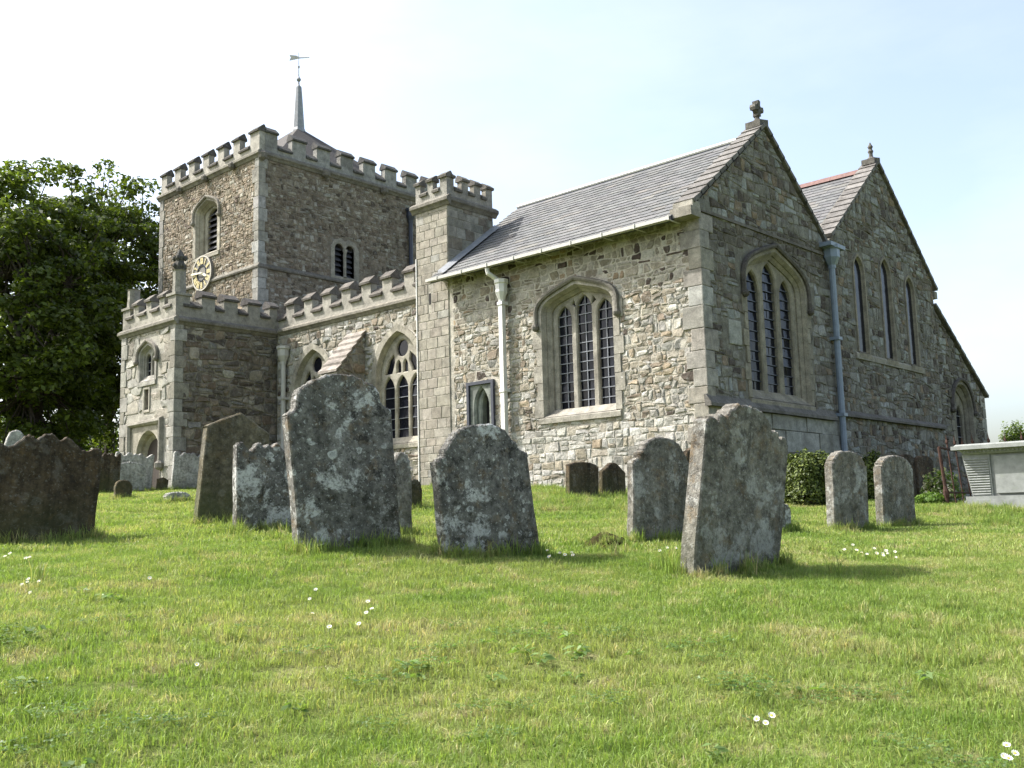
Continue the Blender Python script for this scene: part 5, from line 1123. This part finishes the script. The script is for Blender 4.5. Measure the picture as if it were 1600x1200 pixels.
def make_tree(name, label, base, height, crown_c, crown_r, seed, nclump=260, per=150, lsize=.135, pal=((0.07, 0.10, 0.016), (0.105, 0.14, 0.024), (0.045, 0.068, 0.013)), group='trees behind the porch', trunk_r=.4, cr=(.55, 1.0), hole=0.0):
    rng = np.random.default_rng(seed); base = np.array(base, float); cc = np.array(crown_c, float); R = np.array(crown_r, float)
    root = empty(name, tuple(base), label, 'tree', group)
    mb = MB(); fork = base + (cc - base) * .42; fork[:2] = base[:2] + (cc[:2] - base[:2]) * .3
    tube(mb, [base - [0, 0, .3], base + [0, 0, .5], base * .5 + fork * .5 + [.1, .05, 0], fork], [trunk_r * 1.35, trunk_r, trunk_r * .85, trunk_r * .7], 10)
    limbs = []
    for k in range(9):
        t = 2 * math.pi * k / 9 + rng.uniform(-.3, .3); el = rng.uniform(-.15, .95); d = np.array([math.cos(t) * math.cos(el), math.sin(t) * math.cos(el), math.sin(el)]); e_ = cc + d * R * rng.uniform(.5, .72)
        m1 = fork * .55 + e_ * .45 + [0, 0, .5] + rng.normal(size=3) * .25; pts = [fork + (m1 - fork) * s for s in (0, .5)] + [m1, m1 * .45 + e_ * .55 + rng.normal(size=3) * .25, e_]
        tube(mb, pts, [trunk_r * .42, trunk_r * .33, trunk_r * .22, trunk_r * .13, trunk_r * .06], 7); limbs += [(pts[i] * (1 - s) + pts[i + 1] * s) for i in range(1, 4) for s in (0, .5)] + [e_]
    limbs = np.array(limbs); cl = []
    while len(cl) < nclump:
        d = rng.normal(size=3); d /= np.linalg.norm(d); lob = 1 + .13 * math.sin(3.1 * math.atan2(d[1], d[0]) + seed) + .12 * math.sin(5 * d[2] + 2.3 * d[0] * 3 + seed)
        q = cc + d * R * lob * rng.uniform(*cr) ** (.7)
        if q[2] < base[2] + 1.0: continue
        cl.append(q)
    cl = np.array(cl)
    for q in cl:
        i = np.argmin(((limbs - q) ** 2).sum(1)); p = limbs[i]; mid = (p + q) / 2 + rng.normal(size=3) * .15; tube(mb, [p, mid, q], [.05, .035, .012], 5, caps=False)
    mb.build('trunk', M_BARK, root, tuple(base), True)
    CCs, NN, TT = [], [], []
    for q in cl:
        n = int(per * rng.uniform(.6, 1.4)); d = unit(rng.normal(size=(n, 3))); rr = np.array([.72, .72, .32]) * rng.uniform(.7, 1.3); c = q + d * rr * (rng.uniform(.15, 1, n) ** .5)[:, None]
        nn = unit(d * .5 + rng.normal(size=(n, 3)) * .5 + [0, 0, .7]); col = np.array(pal)[rng.integers(0, len(pal), n)] * rng.uniform(.75, 1.3, n)[:, None] * rng.uniform(.85, 1.2); CCs.append(c); NN.append(nn); TT.append(col)
    CCs, NN, TT = np.concatenate(CCs), np.concatenate(NN), np.concatenate(TT)
    npmesh('crown', leaf_quads(CCs, NN, lsize, rng), 4, M_LEAF, root, tuple(base), TT)
    return root
def tree_at(px_c, py_c, d, rpx, rpy, base_px, **kw):
    c = dep(px_c, py_c, d); r = rpx * d / FPX; rz_ = rpy * d / FPX; b = dep(base_px, 700, d); b[2] = gz(b[0], b[1])
    return make_tree(base=b, crown_c=c, crown_r=(r, r * .8, rz_), height=0, **kw)
tree_at(25, 492, 36, 170, 226, 70, name='sycamore_tree', label='huge leafy tree at the left picture edge', seed=3, nclump=350, per=110, trunk_r=.42)
tree_at(185, 490, 43, 128, 222, 165, name='sycamore_tree', label='leafy tree with airy crown just left of the tower', seed=5, nclump=250, per=100, trunk_r=.30, cr=(.4, 1.0))

tree_at(108, 490, 39.5, 112, 215, 118, name='sycamore_tree', label='dark rounded tree between the left edge tree and the tower', seed=9, nclump=230, per=105, trunk_r=.32)

def bush(name, label, c, r, n, lsize, pal, mat, seed, cat='bush', group=None, squash=.6, lumps=7, dens=(.55, 1.0), elong=1.7):
    rng = np.random.default_rng(seed); c = np.array(c, float); r = np.array(r, float)
    root = empty(name, (c[0], c[1], gz(c[0], c[1])), label, cat, group)
    ph = rng.uniform(0, 6.3, 6); d = unit(rng.normal(size=(n, 3))); d[:, 2] = np.abs(d[:, 2]) * (rng.uniform(size=n) > .25) - .3 * (rng.uniform(size=n) < .25) * np.abs(d[:, 2])
    lob = 1 + .10 * np.sin(lumps * .6 * np.arctan2(d[:, 1], d[:, 0]) + ph[0]) + .08 * np.sin(lumps * d[:, 2] + ph[1]) + .07 * np.sin(9 * d[:, 0] + ph[2]) * np.sin(8 * d[:, 1] + ph[3])
    P = c + d * r * (lob * rng.uniform(*dens, n) ** .6)[:, None]; g = ground(P[:, 0], P[:, 1]); P[:, 2] = np.maximum(P[:, 2], g + .02)
    nn = unit(d * .7 + rng.normal(size=(n, 3)) * .6 + [0, 0, .4]); col = np.array(pal)[rng.integers(0, len(pal), n)] * rng.uniform(.7, 1.3, n)[:, None]
    npmesh('foliage', leaf_quads(P, nn, lsize, rng, elong), 4, mat, root, tuple(c), col)
    mb = MB()
    for k in range(7):
        t = 2 * math.pi * k / 7; e_ = c + np.array([math.cos(t) * r[0] * .6, math.sin(t) * r[1] * .6, r[2] * .5]); b = np.array([c[0], c[1], gz(c[0], c[1]) - .05]); tube(mb, [b, (b + e_) / 2 + [0, 0, .1], e_], [.035, .025, .008], 6)
    mb.build('stem', M_BARK, root); return root
YEWP = ((0.06, 0.085, 0.014), (0.085, 0.115, 0.018), (0.115, 0.145, 0.025), (0.035, 0.055, 0.01))
def bush_at(px, py, d, wpx, hpx, **kw):
    c = dep(px, py, d); g = gz(c[0], c[1]); r = wpx / 2 * d / FPX; top = dep(px, py - hpx / 2, d)[2]; h = (top - g) / 1.15
    c[2] = g + h * .22; return bush(c=c, r=(r, r * .8, h * .88), **kw)
bush_at(1262, 748, 16.3, 100, 92, name='yew_bush', label='clipped round yew bush behind the leaning headstone by the east wall', n=22000, lsize=.03, pal=YEWP, mat=M_YEW, seed=11)
bush_at(1368, 750, 18.6, 75, 88, name='yew_bush', label='dark yew bush behind the two round headed headstones', n=12000, lsize=.036, pal=YEWP, mat=M_YEW, seed=12)
bush_at(1454, 781, 16.2, 48, 26, name='box_bush', label='low bright green mound of box beside the rusty railing', n=3500, lsize=.03, pal=((0.09, 0.16, 0.025), (0.12, 0.2, 0.03)), mat=M_LEAF, seed=13)
bush_at(1470, 757, 17.6, 62, 50, name='rose_bush', label='loose leafy bush with pale flowers behind the rusty railing', n=1500, lsize=.05, pal=((0.10, 0.16, 0.03), (0.14, 0.2, 0.05), (0.4, 0.4, 0.3)), mat=M_LEAF, seed=14, dens=(.2, 1.1))
bush_at(1590, 690, 30, 74, 66, name='conifer_bush', label='bright green conifer beyond the chest tomb at the right edge', n=16000, lsize=.05, pal=((0.10, 0.15, 0.03), (0.13, 0.18, 0.04)), mat=M_LEAF, seed=15, lumps=11)
HP = ((0.05, 0.09, 0.015), (0.08, 0.13, 0.025), (0.03, 0.055, 0.012))
for k, (px, py, d, w_, h_) in enumerate(((20, 690, 42, 120, 130), (95, 700, 44, 110, 90), (155, 690, 46, 80, 80))):
    bush_at(px, py, d, w_, h_, name='hedge_shrub', label=['dark shrub mass under the big tree at far left', 'shadowy shrub between the dark headstone and the porch', 'bright leafy shrub just left of the porch wall'][k], n=7000, lsize=.13, pal=HP if k < 2 else ((0.10, 0.16, 0.03), (0.14, 0.2, 0.04)), mat=M_LEAF, seed=21 + k, group='shrubs beyond the churchyard')

# field hedge closing the view far off, all round
rgh = np.random.default_rng(77); nh_ = 26000; ta = rgh.uniform(0, 2 * np.pi, nh_); hh = 3.4 + 1.3 * np.sin(ta * 9) * np.sin(ta * 23 + 1) + .8 * np.sin(ta * 61); rr_ = 150 + 9 * np.sin(ta * 5) + rgh.normal(0, 1.2, nh_)
HC = np.stack([rr_ * np.cos(ta), rr_ * np.sin(ta), -1.2 + hh * rgh.uniform(0, 1, nh_) ** .8], 1); HN = unit(np.stack([-np.cos(ta), -np.sin(ta), np.full(nh_, .6)], 1) + rgh.normal(size=(nh_, 3)) * .5)
tag(npmesh('far_hedge', leaf_quads(HC, HN, 1.15, rgh, 1.3), 4, M_LEAF, None, (0, 0, 0), np.array(HP)[rgh.integers(0, 3, nh_)] * rgh.uniform(.8, 1.3, nh_)[:, None]), 'distant field hedge beyond the churchyard', None, None, 'stuff')

#=============================================================== GRASS
HIDE = bpy.data.collections.new('grass_patches')
def blade_patch(name, nb, rad_, hmin, hmax, wid, seed, lean=.5, dry=.1):
    rng = np.random.default_rng(seed); r = rad_ * np.sqrt(rng.uniform(0, 1, nb)); t = rng.uniform(0, 2 * np.pi, nb); B = np.stack([r * np.cos(t), r * np.sin(t), np.full(nb, -.012)], 1)
    h = rng.uniform(hmin, hmax, nb) * rng.uniform(.6, 1.0, nb); a = rng.uniform(0, 2 * np.pi, nb); ln = np.abs(rng.normal(0, lean, nb)); d = np.stack([np.cos(a), np.sin(a), np.zeros(nb)], 1)
    s = rng.uniform(0, 2 * np.pi, nb); sd_ = np.stack([np.cos(s), np.sin(s), np.zeros(nb)], 1) * (wid * rng.uniform(.6, 1.3, nb))[:, None] * .5
    upv = np.array([0, 0, 1.0]); M1 = B + upv * (h * .55)[:, None] + d * (h * ln * .25)[:, None]; Tp = B + upv * (h * (1 - .25 * np.minimum(ln, 1.5)))[:, None] + d * (h * ln * .85)[:, None]
    q = np.stack([B - sd_, B + sd_, M1 + sd_ * .75, M1 - sd_ * .75], 1); tr = np.stack([M1 - sd_ * .75, M1 + sd_ * .75, Tp], 1)
    V = np.concatenate([q.reshape(-1, 3), tr.reshape(-1, 3)]); n = nb; me = bpy.data.meshes.new(name); me.vertices.add(n * 7); me.vertices.foreach_set('co', V.astype(np.float32).ravel())
    me.loops.add(n * 7); me.loops.foreach_set('vertex_index', np.arange(n * 7, dtype=np.int32)); me.polygons.add(2 * n)
    me.polygons.foreach_set('loop_start', np.concatenate([np.arange(n) * 4, n * 4 + np.arange(n) * 3]).astype(np.int32))
    c = rng.uniform(.65, 1.35, n)[:, None] * np.ones((1, 3)); dr = rng.uniform(size=n) < dry; c[dr] *= np.array([1.6, 1.25, 1.6]); col = np.ones((n * 7, 4), np.float32)
    col[:n * 4, :3] = np.repeat(c, 4, 0); col[n * 4:, :3] = np.repeat(c, 3, 0); ca = me.color_attributes.new('tint', 'FLOAT_COLOR', 'POINT'); ca.data.foreach_set('color', col.ravel())
    me.materials.append(M_BLADE); me.update(calc_edges=True); o = bpy.data.objects.new(name, me); HIDE.objects.link(o); return o
def scatter(name, label, P, scale, idx, coll, rng):
    """points with a turn, a size and a patch number each; one tuft per point"""
    me = bpy.data.meshes.new(name); me.from_pydata(P.tolist(), [], [])
    n = len(P); at = me.attributes.new('rot', 'FLOAT_VECTOR', 'POINT'); rv = np.zeros((n, 3), np.float32); rv[:, 2] = rng.uniform(0, 6.28, n); at.data.foreach_set('vector', rv.ravel())
    at = me.attributes.new('size', 'FLOAT', 'POINT'); at.data.foreach_set('value', scale.astype(np.float32)); at = me.attributes.new('pick', 'INT', 'POINT'); at.data.foreach_set('value', idx.astype(np.int32))
    o = bpy.data.objects.new(name, me); link(o); tag(o, label, None, None, 'stuff')
    ng = bpy.data.node_groups.new(name, 'GeometryNodeTree'); ng.interface.new_socket('Geometry', in_out='INPUT', socket_type='NodeSocketGeometry'); ng.interface.new_socket('Geometry', in_out='OUTPUT', socket_type='NodeSocketGeometry')
    gi = ng.nodes.new('NodeGroupInput'); go = ng.nodes.new('NodeGroupOutput'); ip = ng.nodes.new('GeometryNodeInstanceOnPoints'); ci = ng.nodes.new('GeometryNodeCollectionInfo')
    ci.inputs['Collection'].default_value = coll; ci.inputs['Separate Children'].default_value = True; ci.inputs['Reset Children'].default_value = True
    def attr(nm, ty): a_ = ng.nodes.new('GeometryNodeInputNamedAttribute'); a_.data_type = ty; a_.inputs['Name'].default_value = nm; return [s for s in a_.outputs if s.enabled][0]
    L = ng.links.new; L(gi.outputs[0], ip.inputs['Points']); L(ci.outputs[0], ip.inputs['Instance']); ip.inputs['Pick Instance'].default_value = True
    L(attr('pick', 'INT'), ip.inputs['Instance Index']); L(attr('rot', 'FLOAT_VECTOR'), ip.inputs['Rotation']); L(attr('size', 'FLOAT'), ip.inputs['Scale']); L(ip.outputs[0], go.inputs[0])
    md = o.modifiers.new('grass', 'NODES'); md.node_group = ng; return o
def coll_of(objs, name):
    c = bpy.data.collections.new(name)
    for o in objs: c.objects.link(o)
    return c
shortp = coll_of([blade_patch('turf_%s' % 'abcdef'[k], 330, .17, .025, .062, .0042, 100 + k, .85, .07) for k in range(6)], 'short_turf')
midp = coll_of([blade_patch('sward_%s' % 'abcdef'[k], 300, .30, .03, .075, .009, 200 + k, .8, .06) for k in range(5)], 'mid_turf')
tallp = coll_of([blade_patch('tuft_%s' % 'abcdef'[k], 46, .055, .07, .20, .0065, 300 + k, .6, .10) for k in range(6)], 'tall_tufts')
def inside_church(x, y): return ((x > -7.8) & (x < 0.1) & (y > -.05)) | ((x > -18) & (x < -14.9) & (y > -2.3)) | ((x <= -7.8) & (x > -15) & (y > .9)) | (x < -18) & (y > 1.9)
def lawn_points(d0, d1, spacing, rng, marg=1.2):
    pts = []; d = d0
    while d < d1:
        half = d * .56 + marg; n = max(2, int(2 * half / spacing)); lat = (np.arange(n) + rng.uniform(-.45, .45, n)) * spacing - half; dd = d + rng.uniform(-.45, .45, n) * spacing
        pts.append(CAM[:2] + np.outer(dd, FW[:2] / np.linalg.norm(FW[:2])) + np.outer(lat, RT[:2] / np.linalg.norm(RT[:2]))); d += spacing
    p = np.concatenate(pts); k = ~inside_church(p[:, 0], p[:, 1]); p = p[k]; return np.column_stack([p, ground(p[:, 0], p[:, 1])])
rg = np.random.default_rng(5)
P = lawn_points(0.6, 8.5, .14, rg, 3.6); scatter('lawn_grass', 'short mown daisy lawn in the foreground', P, rg.uniform(.75, 1.2, len(P)), rg.integers(0, 6, len(P)), shortp, rg)
P = lawn_points(8.4, 34, .24, rg, 6.0); scatter('lawn_grass', 'mown grass farther back between the headstones and the church', P, rg.uniform(.7, 1.2, len(P)), rg.integers(0, 5, len(P)), midp, rg)
# taller unmown tufts round the feet of the stones, along the walls and in rough patches
tp = []
for B, M, hw, th in STONES:
    ax = M @ Vector((1, 0, 0)); fn_ = M @ Vector((0, 1, 0)); D = depth_of(B); k = int(26 * (2 * hw) / .7) + 6
    for _ in range(k):
        s = random.uniform(-1.08, 1.08) * hw; t = random.choice((1, 1, 1, -1)) * (th / 2 + abs(random.gauss(.01, .05))); q = Vector(B) + ax * s + fn_ * t; tp.append((q.x, q.y))
    for s in (-1, 1):
        for _ in range(5): q = Vector(B) + ax * s * (hw + abs(random.gauss(.02, .04))) + fn_ * random.uniform(-th, th); tp.append((q.x, q.y))
for _ in range(420): tp.append((random.uniform(-6.5, -.3), -abs(random.gauss(.05, .45)) - .05))
for _ in range(160): tp.append((random.uniform(.1, .9), random.uniform(0, 12)))
for _ in range(300): q = hit(random.uniform(835, 1000), random.uniform(772, 800)); tp.append((q[0], q[1]))
for _ in range(130): q = hit(random.gauss(1545, 40), random.gauss(800, 6)); tp.append((q[0], q[1]))
for cx, cy, sx, sy, n in ((1060, 880, 18, 6, 16), (950, 862, 25, 5, 14), (1390, 820, 18, 5, 16), (1560, 818, 12, 6, 20), (1330, 960, 60, 30, 16), (1500, 1010, 60, 40, 22), (60, 1170, 60, 20, 14), (380, 835, 25, 8, 20), (400, 1000, 300, 80, 40), (1100, 1000, 300, 80, 30)):
    for _ in range(n): q = hit(random.gauss(cx, sx), random.gauss(cy, sy)); tp.append((q[0], q[1]))
tp = np.array(tp); tp = tp[~inside_church(tp[:, 0], tp[:, 1])]; P = np.column_stack([tp, ground(tp[:, 0], tp[:, 1])]); dd = np.linalg.norm(P - CAM, axis=1)
ha = rg.uniform(0, 6.28, 60); hr = np.sqrt(rg.uniform(0, 1.1, 60)); HQ = np.column_stack([hp[0] +   .21 * hr * np.cos(ha), hp[1] + .18 * hr * np.sin(ha), hp[2] - .05 + .15 * np.sqrt(np.maximum(0, 1 - hr ** 2))])
P = np.concatenate([P, HQ]); dd = np.linalg.norm(P - CAM, axis=1); sc_ = rg.uniform(.55, 1.15, len(P)) * np.where(dd < 7.0, .62, 1.0); sc_[-60:] *= .5; scatter('tall_grass', 'taller unmown tufts round the headstones and walls', P, sc_, rg.integers(0, 6, len(P)), tallp, rg)

def weed_patch(name, n, rad_, leaf, seed, col, trifoil=True):
    rng = np.random.default_rng(seed); r = rad_ * np.sqrt(rng.uniform(0, 1, n)); t = rng.uniform(0, 6.28, n); C0 = np.stack([r * np.cos(t), r * np.sin(t), rng.uniform(.022, .05, n)], 1)
    if trifoil:
        A = rng.uniform(0, 6.28, n); C0 = np.concatenate([C0 + np.stack([np.cos(A + k * 2.09), np.sin(A + k * 2.09), np.zeros(n)], 1) * leaf * .55 for k in range(3)])
    nn = unit(rng.normal(size=(len(C0), 3)) * .28 + [0, 0, 1]); tc = np.array(col) * rng.uniform(.7, 1.3, len(C0))[:, None]
    q = leaf_quads(C0, nn, leaf, rng, 1.15 if trifoil else 2.2); me = npmesh('', q, 4, M_LEAF, None, (0, 0, 0), tc); me.name = name; HIDE.objects.link(me); return me
weeds = coll_of([weed_patch('clover_%s' % 'abc'[k], 60, .13, .011, 400 + k, (0.105, 0.175, 0.045)) for k in range(3)] + [weed_patch('plantain_%s' % 'ab'[k], 11, .05, .024, 410 + k, (0.12, 0.19, 0.05), False) for k in range(2)], 'lawn_weeds')
wp_ = []
for _ in range(26):
    q = hit(random.uniform(-40, 1640), 870 + 330 * random.random() ** .8)
    for _k in range(random.randint(1, 5)): wp_.append((q[0] + random.gauss(0, .16), q[1] + random.gauss(0, .16)))
wp_ = np.array(wp_); P = np.column_stack([wp_, ground(wp_[:, 0], wp_[:, 1])]); scatter('lawn_weeds', 'clover and plantain growing through the lawn', P, rg.uniform(.7, 1.2, len(P)), rg.integers(0, 5, len(P)), weeds, rg)

#=============================================================== DAISIES
def daisy_mesh(seed, h=.06, r=.011):
    rr = random.Random(seed); mb = MB(); lx, ly = rr.uniform(-.015, .015), rr.uniform(-.015, .015)
    tube(mb, [(0, 0, -.01), (lx * .4, ly * .4, h * .5), (lx, ly, h)], .0012, 5); ns = len(mb.f); n = 14
    for k in range(n):
        t = 2 * math.pi * k / n; t2 = math.pi / n * .85; c = lambda a_, q, z: (lx + q * math.cos(a_), ly + q * math.sin(a_), h + z)
        mb.add([c(t, r * .25, .0005), c(t - t2 * .8, r * .8, .003), c(t, r * 1.05, .0035 + rr.uniform(-.001, .002)), c(t + t2 * .8, r * .8, .003)], [(0, 1, 2, 3)])
    npet = len(mb.f); lathe(mb, lx, ly, [(r * .34, h), (r * .32, h + .002), (r * .15, h + .0035)], 8)
    me = bpy.data.meshes.new('daisy'); me.from_pydata(mb.v, [], mb.f)
    for m_ in (M_STEM, M_PETAL, M_YOLK): me.materials.append(m_)
    me.polygons.foreach_set('material_index', [0 if i < ns else (1 if i < npet else 2) for i in range(len(mb.f))]); me.update(); return me
DM = [daisy_mesh(k, .072 + .01 * (k % 3), .0125 + .001 * (k % 2)) for k in range(4)]
daisies = [('white daisy in the trio at lower right of the lawn', 'daisy trio low on the right lawn', [(1186, 1119), (1190, 1131), (1196, 1128)]),
    ('white daisy in the cluster at the far left of the lawn', 'daisy cluster at the left edge', [(12, 874), (28, 873), (48, 877), (44, 880), (34, 917), (46, 918), (53, 908), (70, 911), (52, 927)]),
    ('white daisy in the loose group at the middle of the lawn', 'daisies in the middle of the lawn', [(497, 930), (490, 938), (488, 970), (576, 950), (576, 964), (592, 963), (565, 986), (515, 990)]),
    ('white daisy in the patch beyond the leaning headstone shadow', 'daisy patch right of the leaning headstone', [(1322, 866), (1329, 862), (1337, 865), (1346, 869), (1352, 871), (1363, 866), (1368, 868), (1374, 866), (1381, 869), (1387, 867), (1395, 866), (1378, 874), (1397, 871)]),
    ('lone white daisy on the left lawn', None, [(308, 1038)]), ('lone small daisy below the short twin-humped headstone', None, [(230, 908)]),
    ('white daisy in the bottom right corner', 'daisies in the bottom right corner', [(1572, 1186), (1582, 1180), (1553, 1188), (1572, 1196)]),
    ('tiny daisy at the foot of the leaning headstone sunlit edge', 'daisies at the foot of the leaning headstone', [(1030, 862), (1038, 861), (1046, 863), (1052, 862)]),
    ('pale blue-white flower in the shaded patch right of the central headstone', 'small flowers beside the central headstone', [(858, 868), (866, 873), (874, 867), (880, 872), (890, 870), (897, 874)])]
for lb, gp, pts in daisies:
    for k, (x, y) in enumerate(pts):
        o = bpy.data.objects.new('daisy', DM[(k + len(pts)) % 4]); q = hit(x, y + (18 if y > 1000 else 7)); link(o, None, tuple(q)); o.rotation_euler = (Vector((random.gauss(.45, .2), random.gauss(-.6, .2), 1)).normalized().to_track_quat('Z', 'Y') @ Matrix.Rotation(random.uniform(0, 6), 3, 'Z').to_quaternion()).to_euler(); s = random.uniform(.8, 1.15) * (1.0 if y < 900 else .85); o.scale = (s, s, s)
        tag(o, lb, 'daisy', gp)
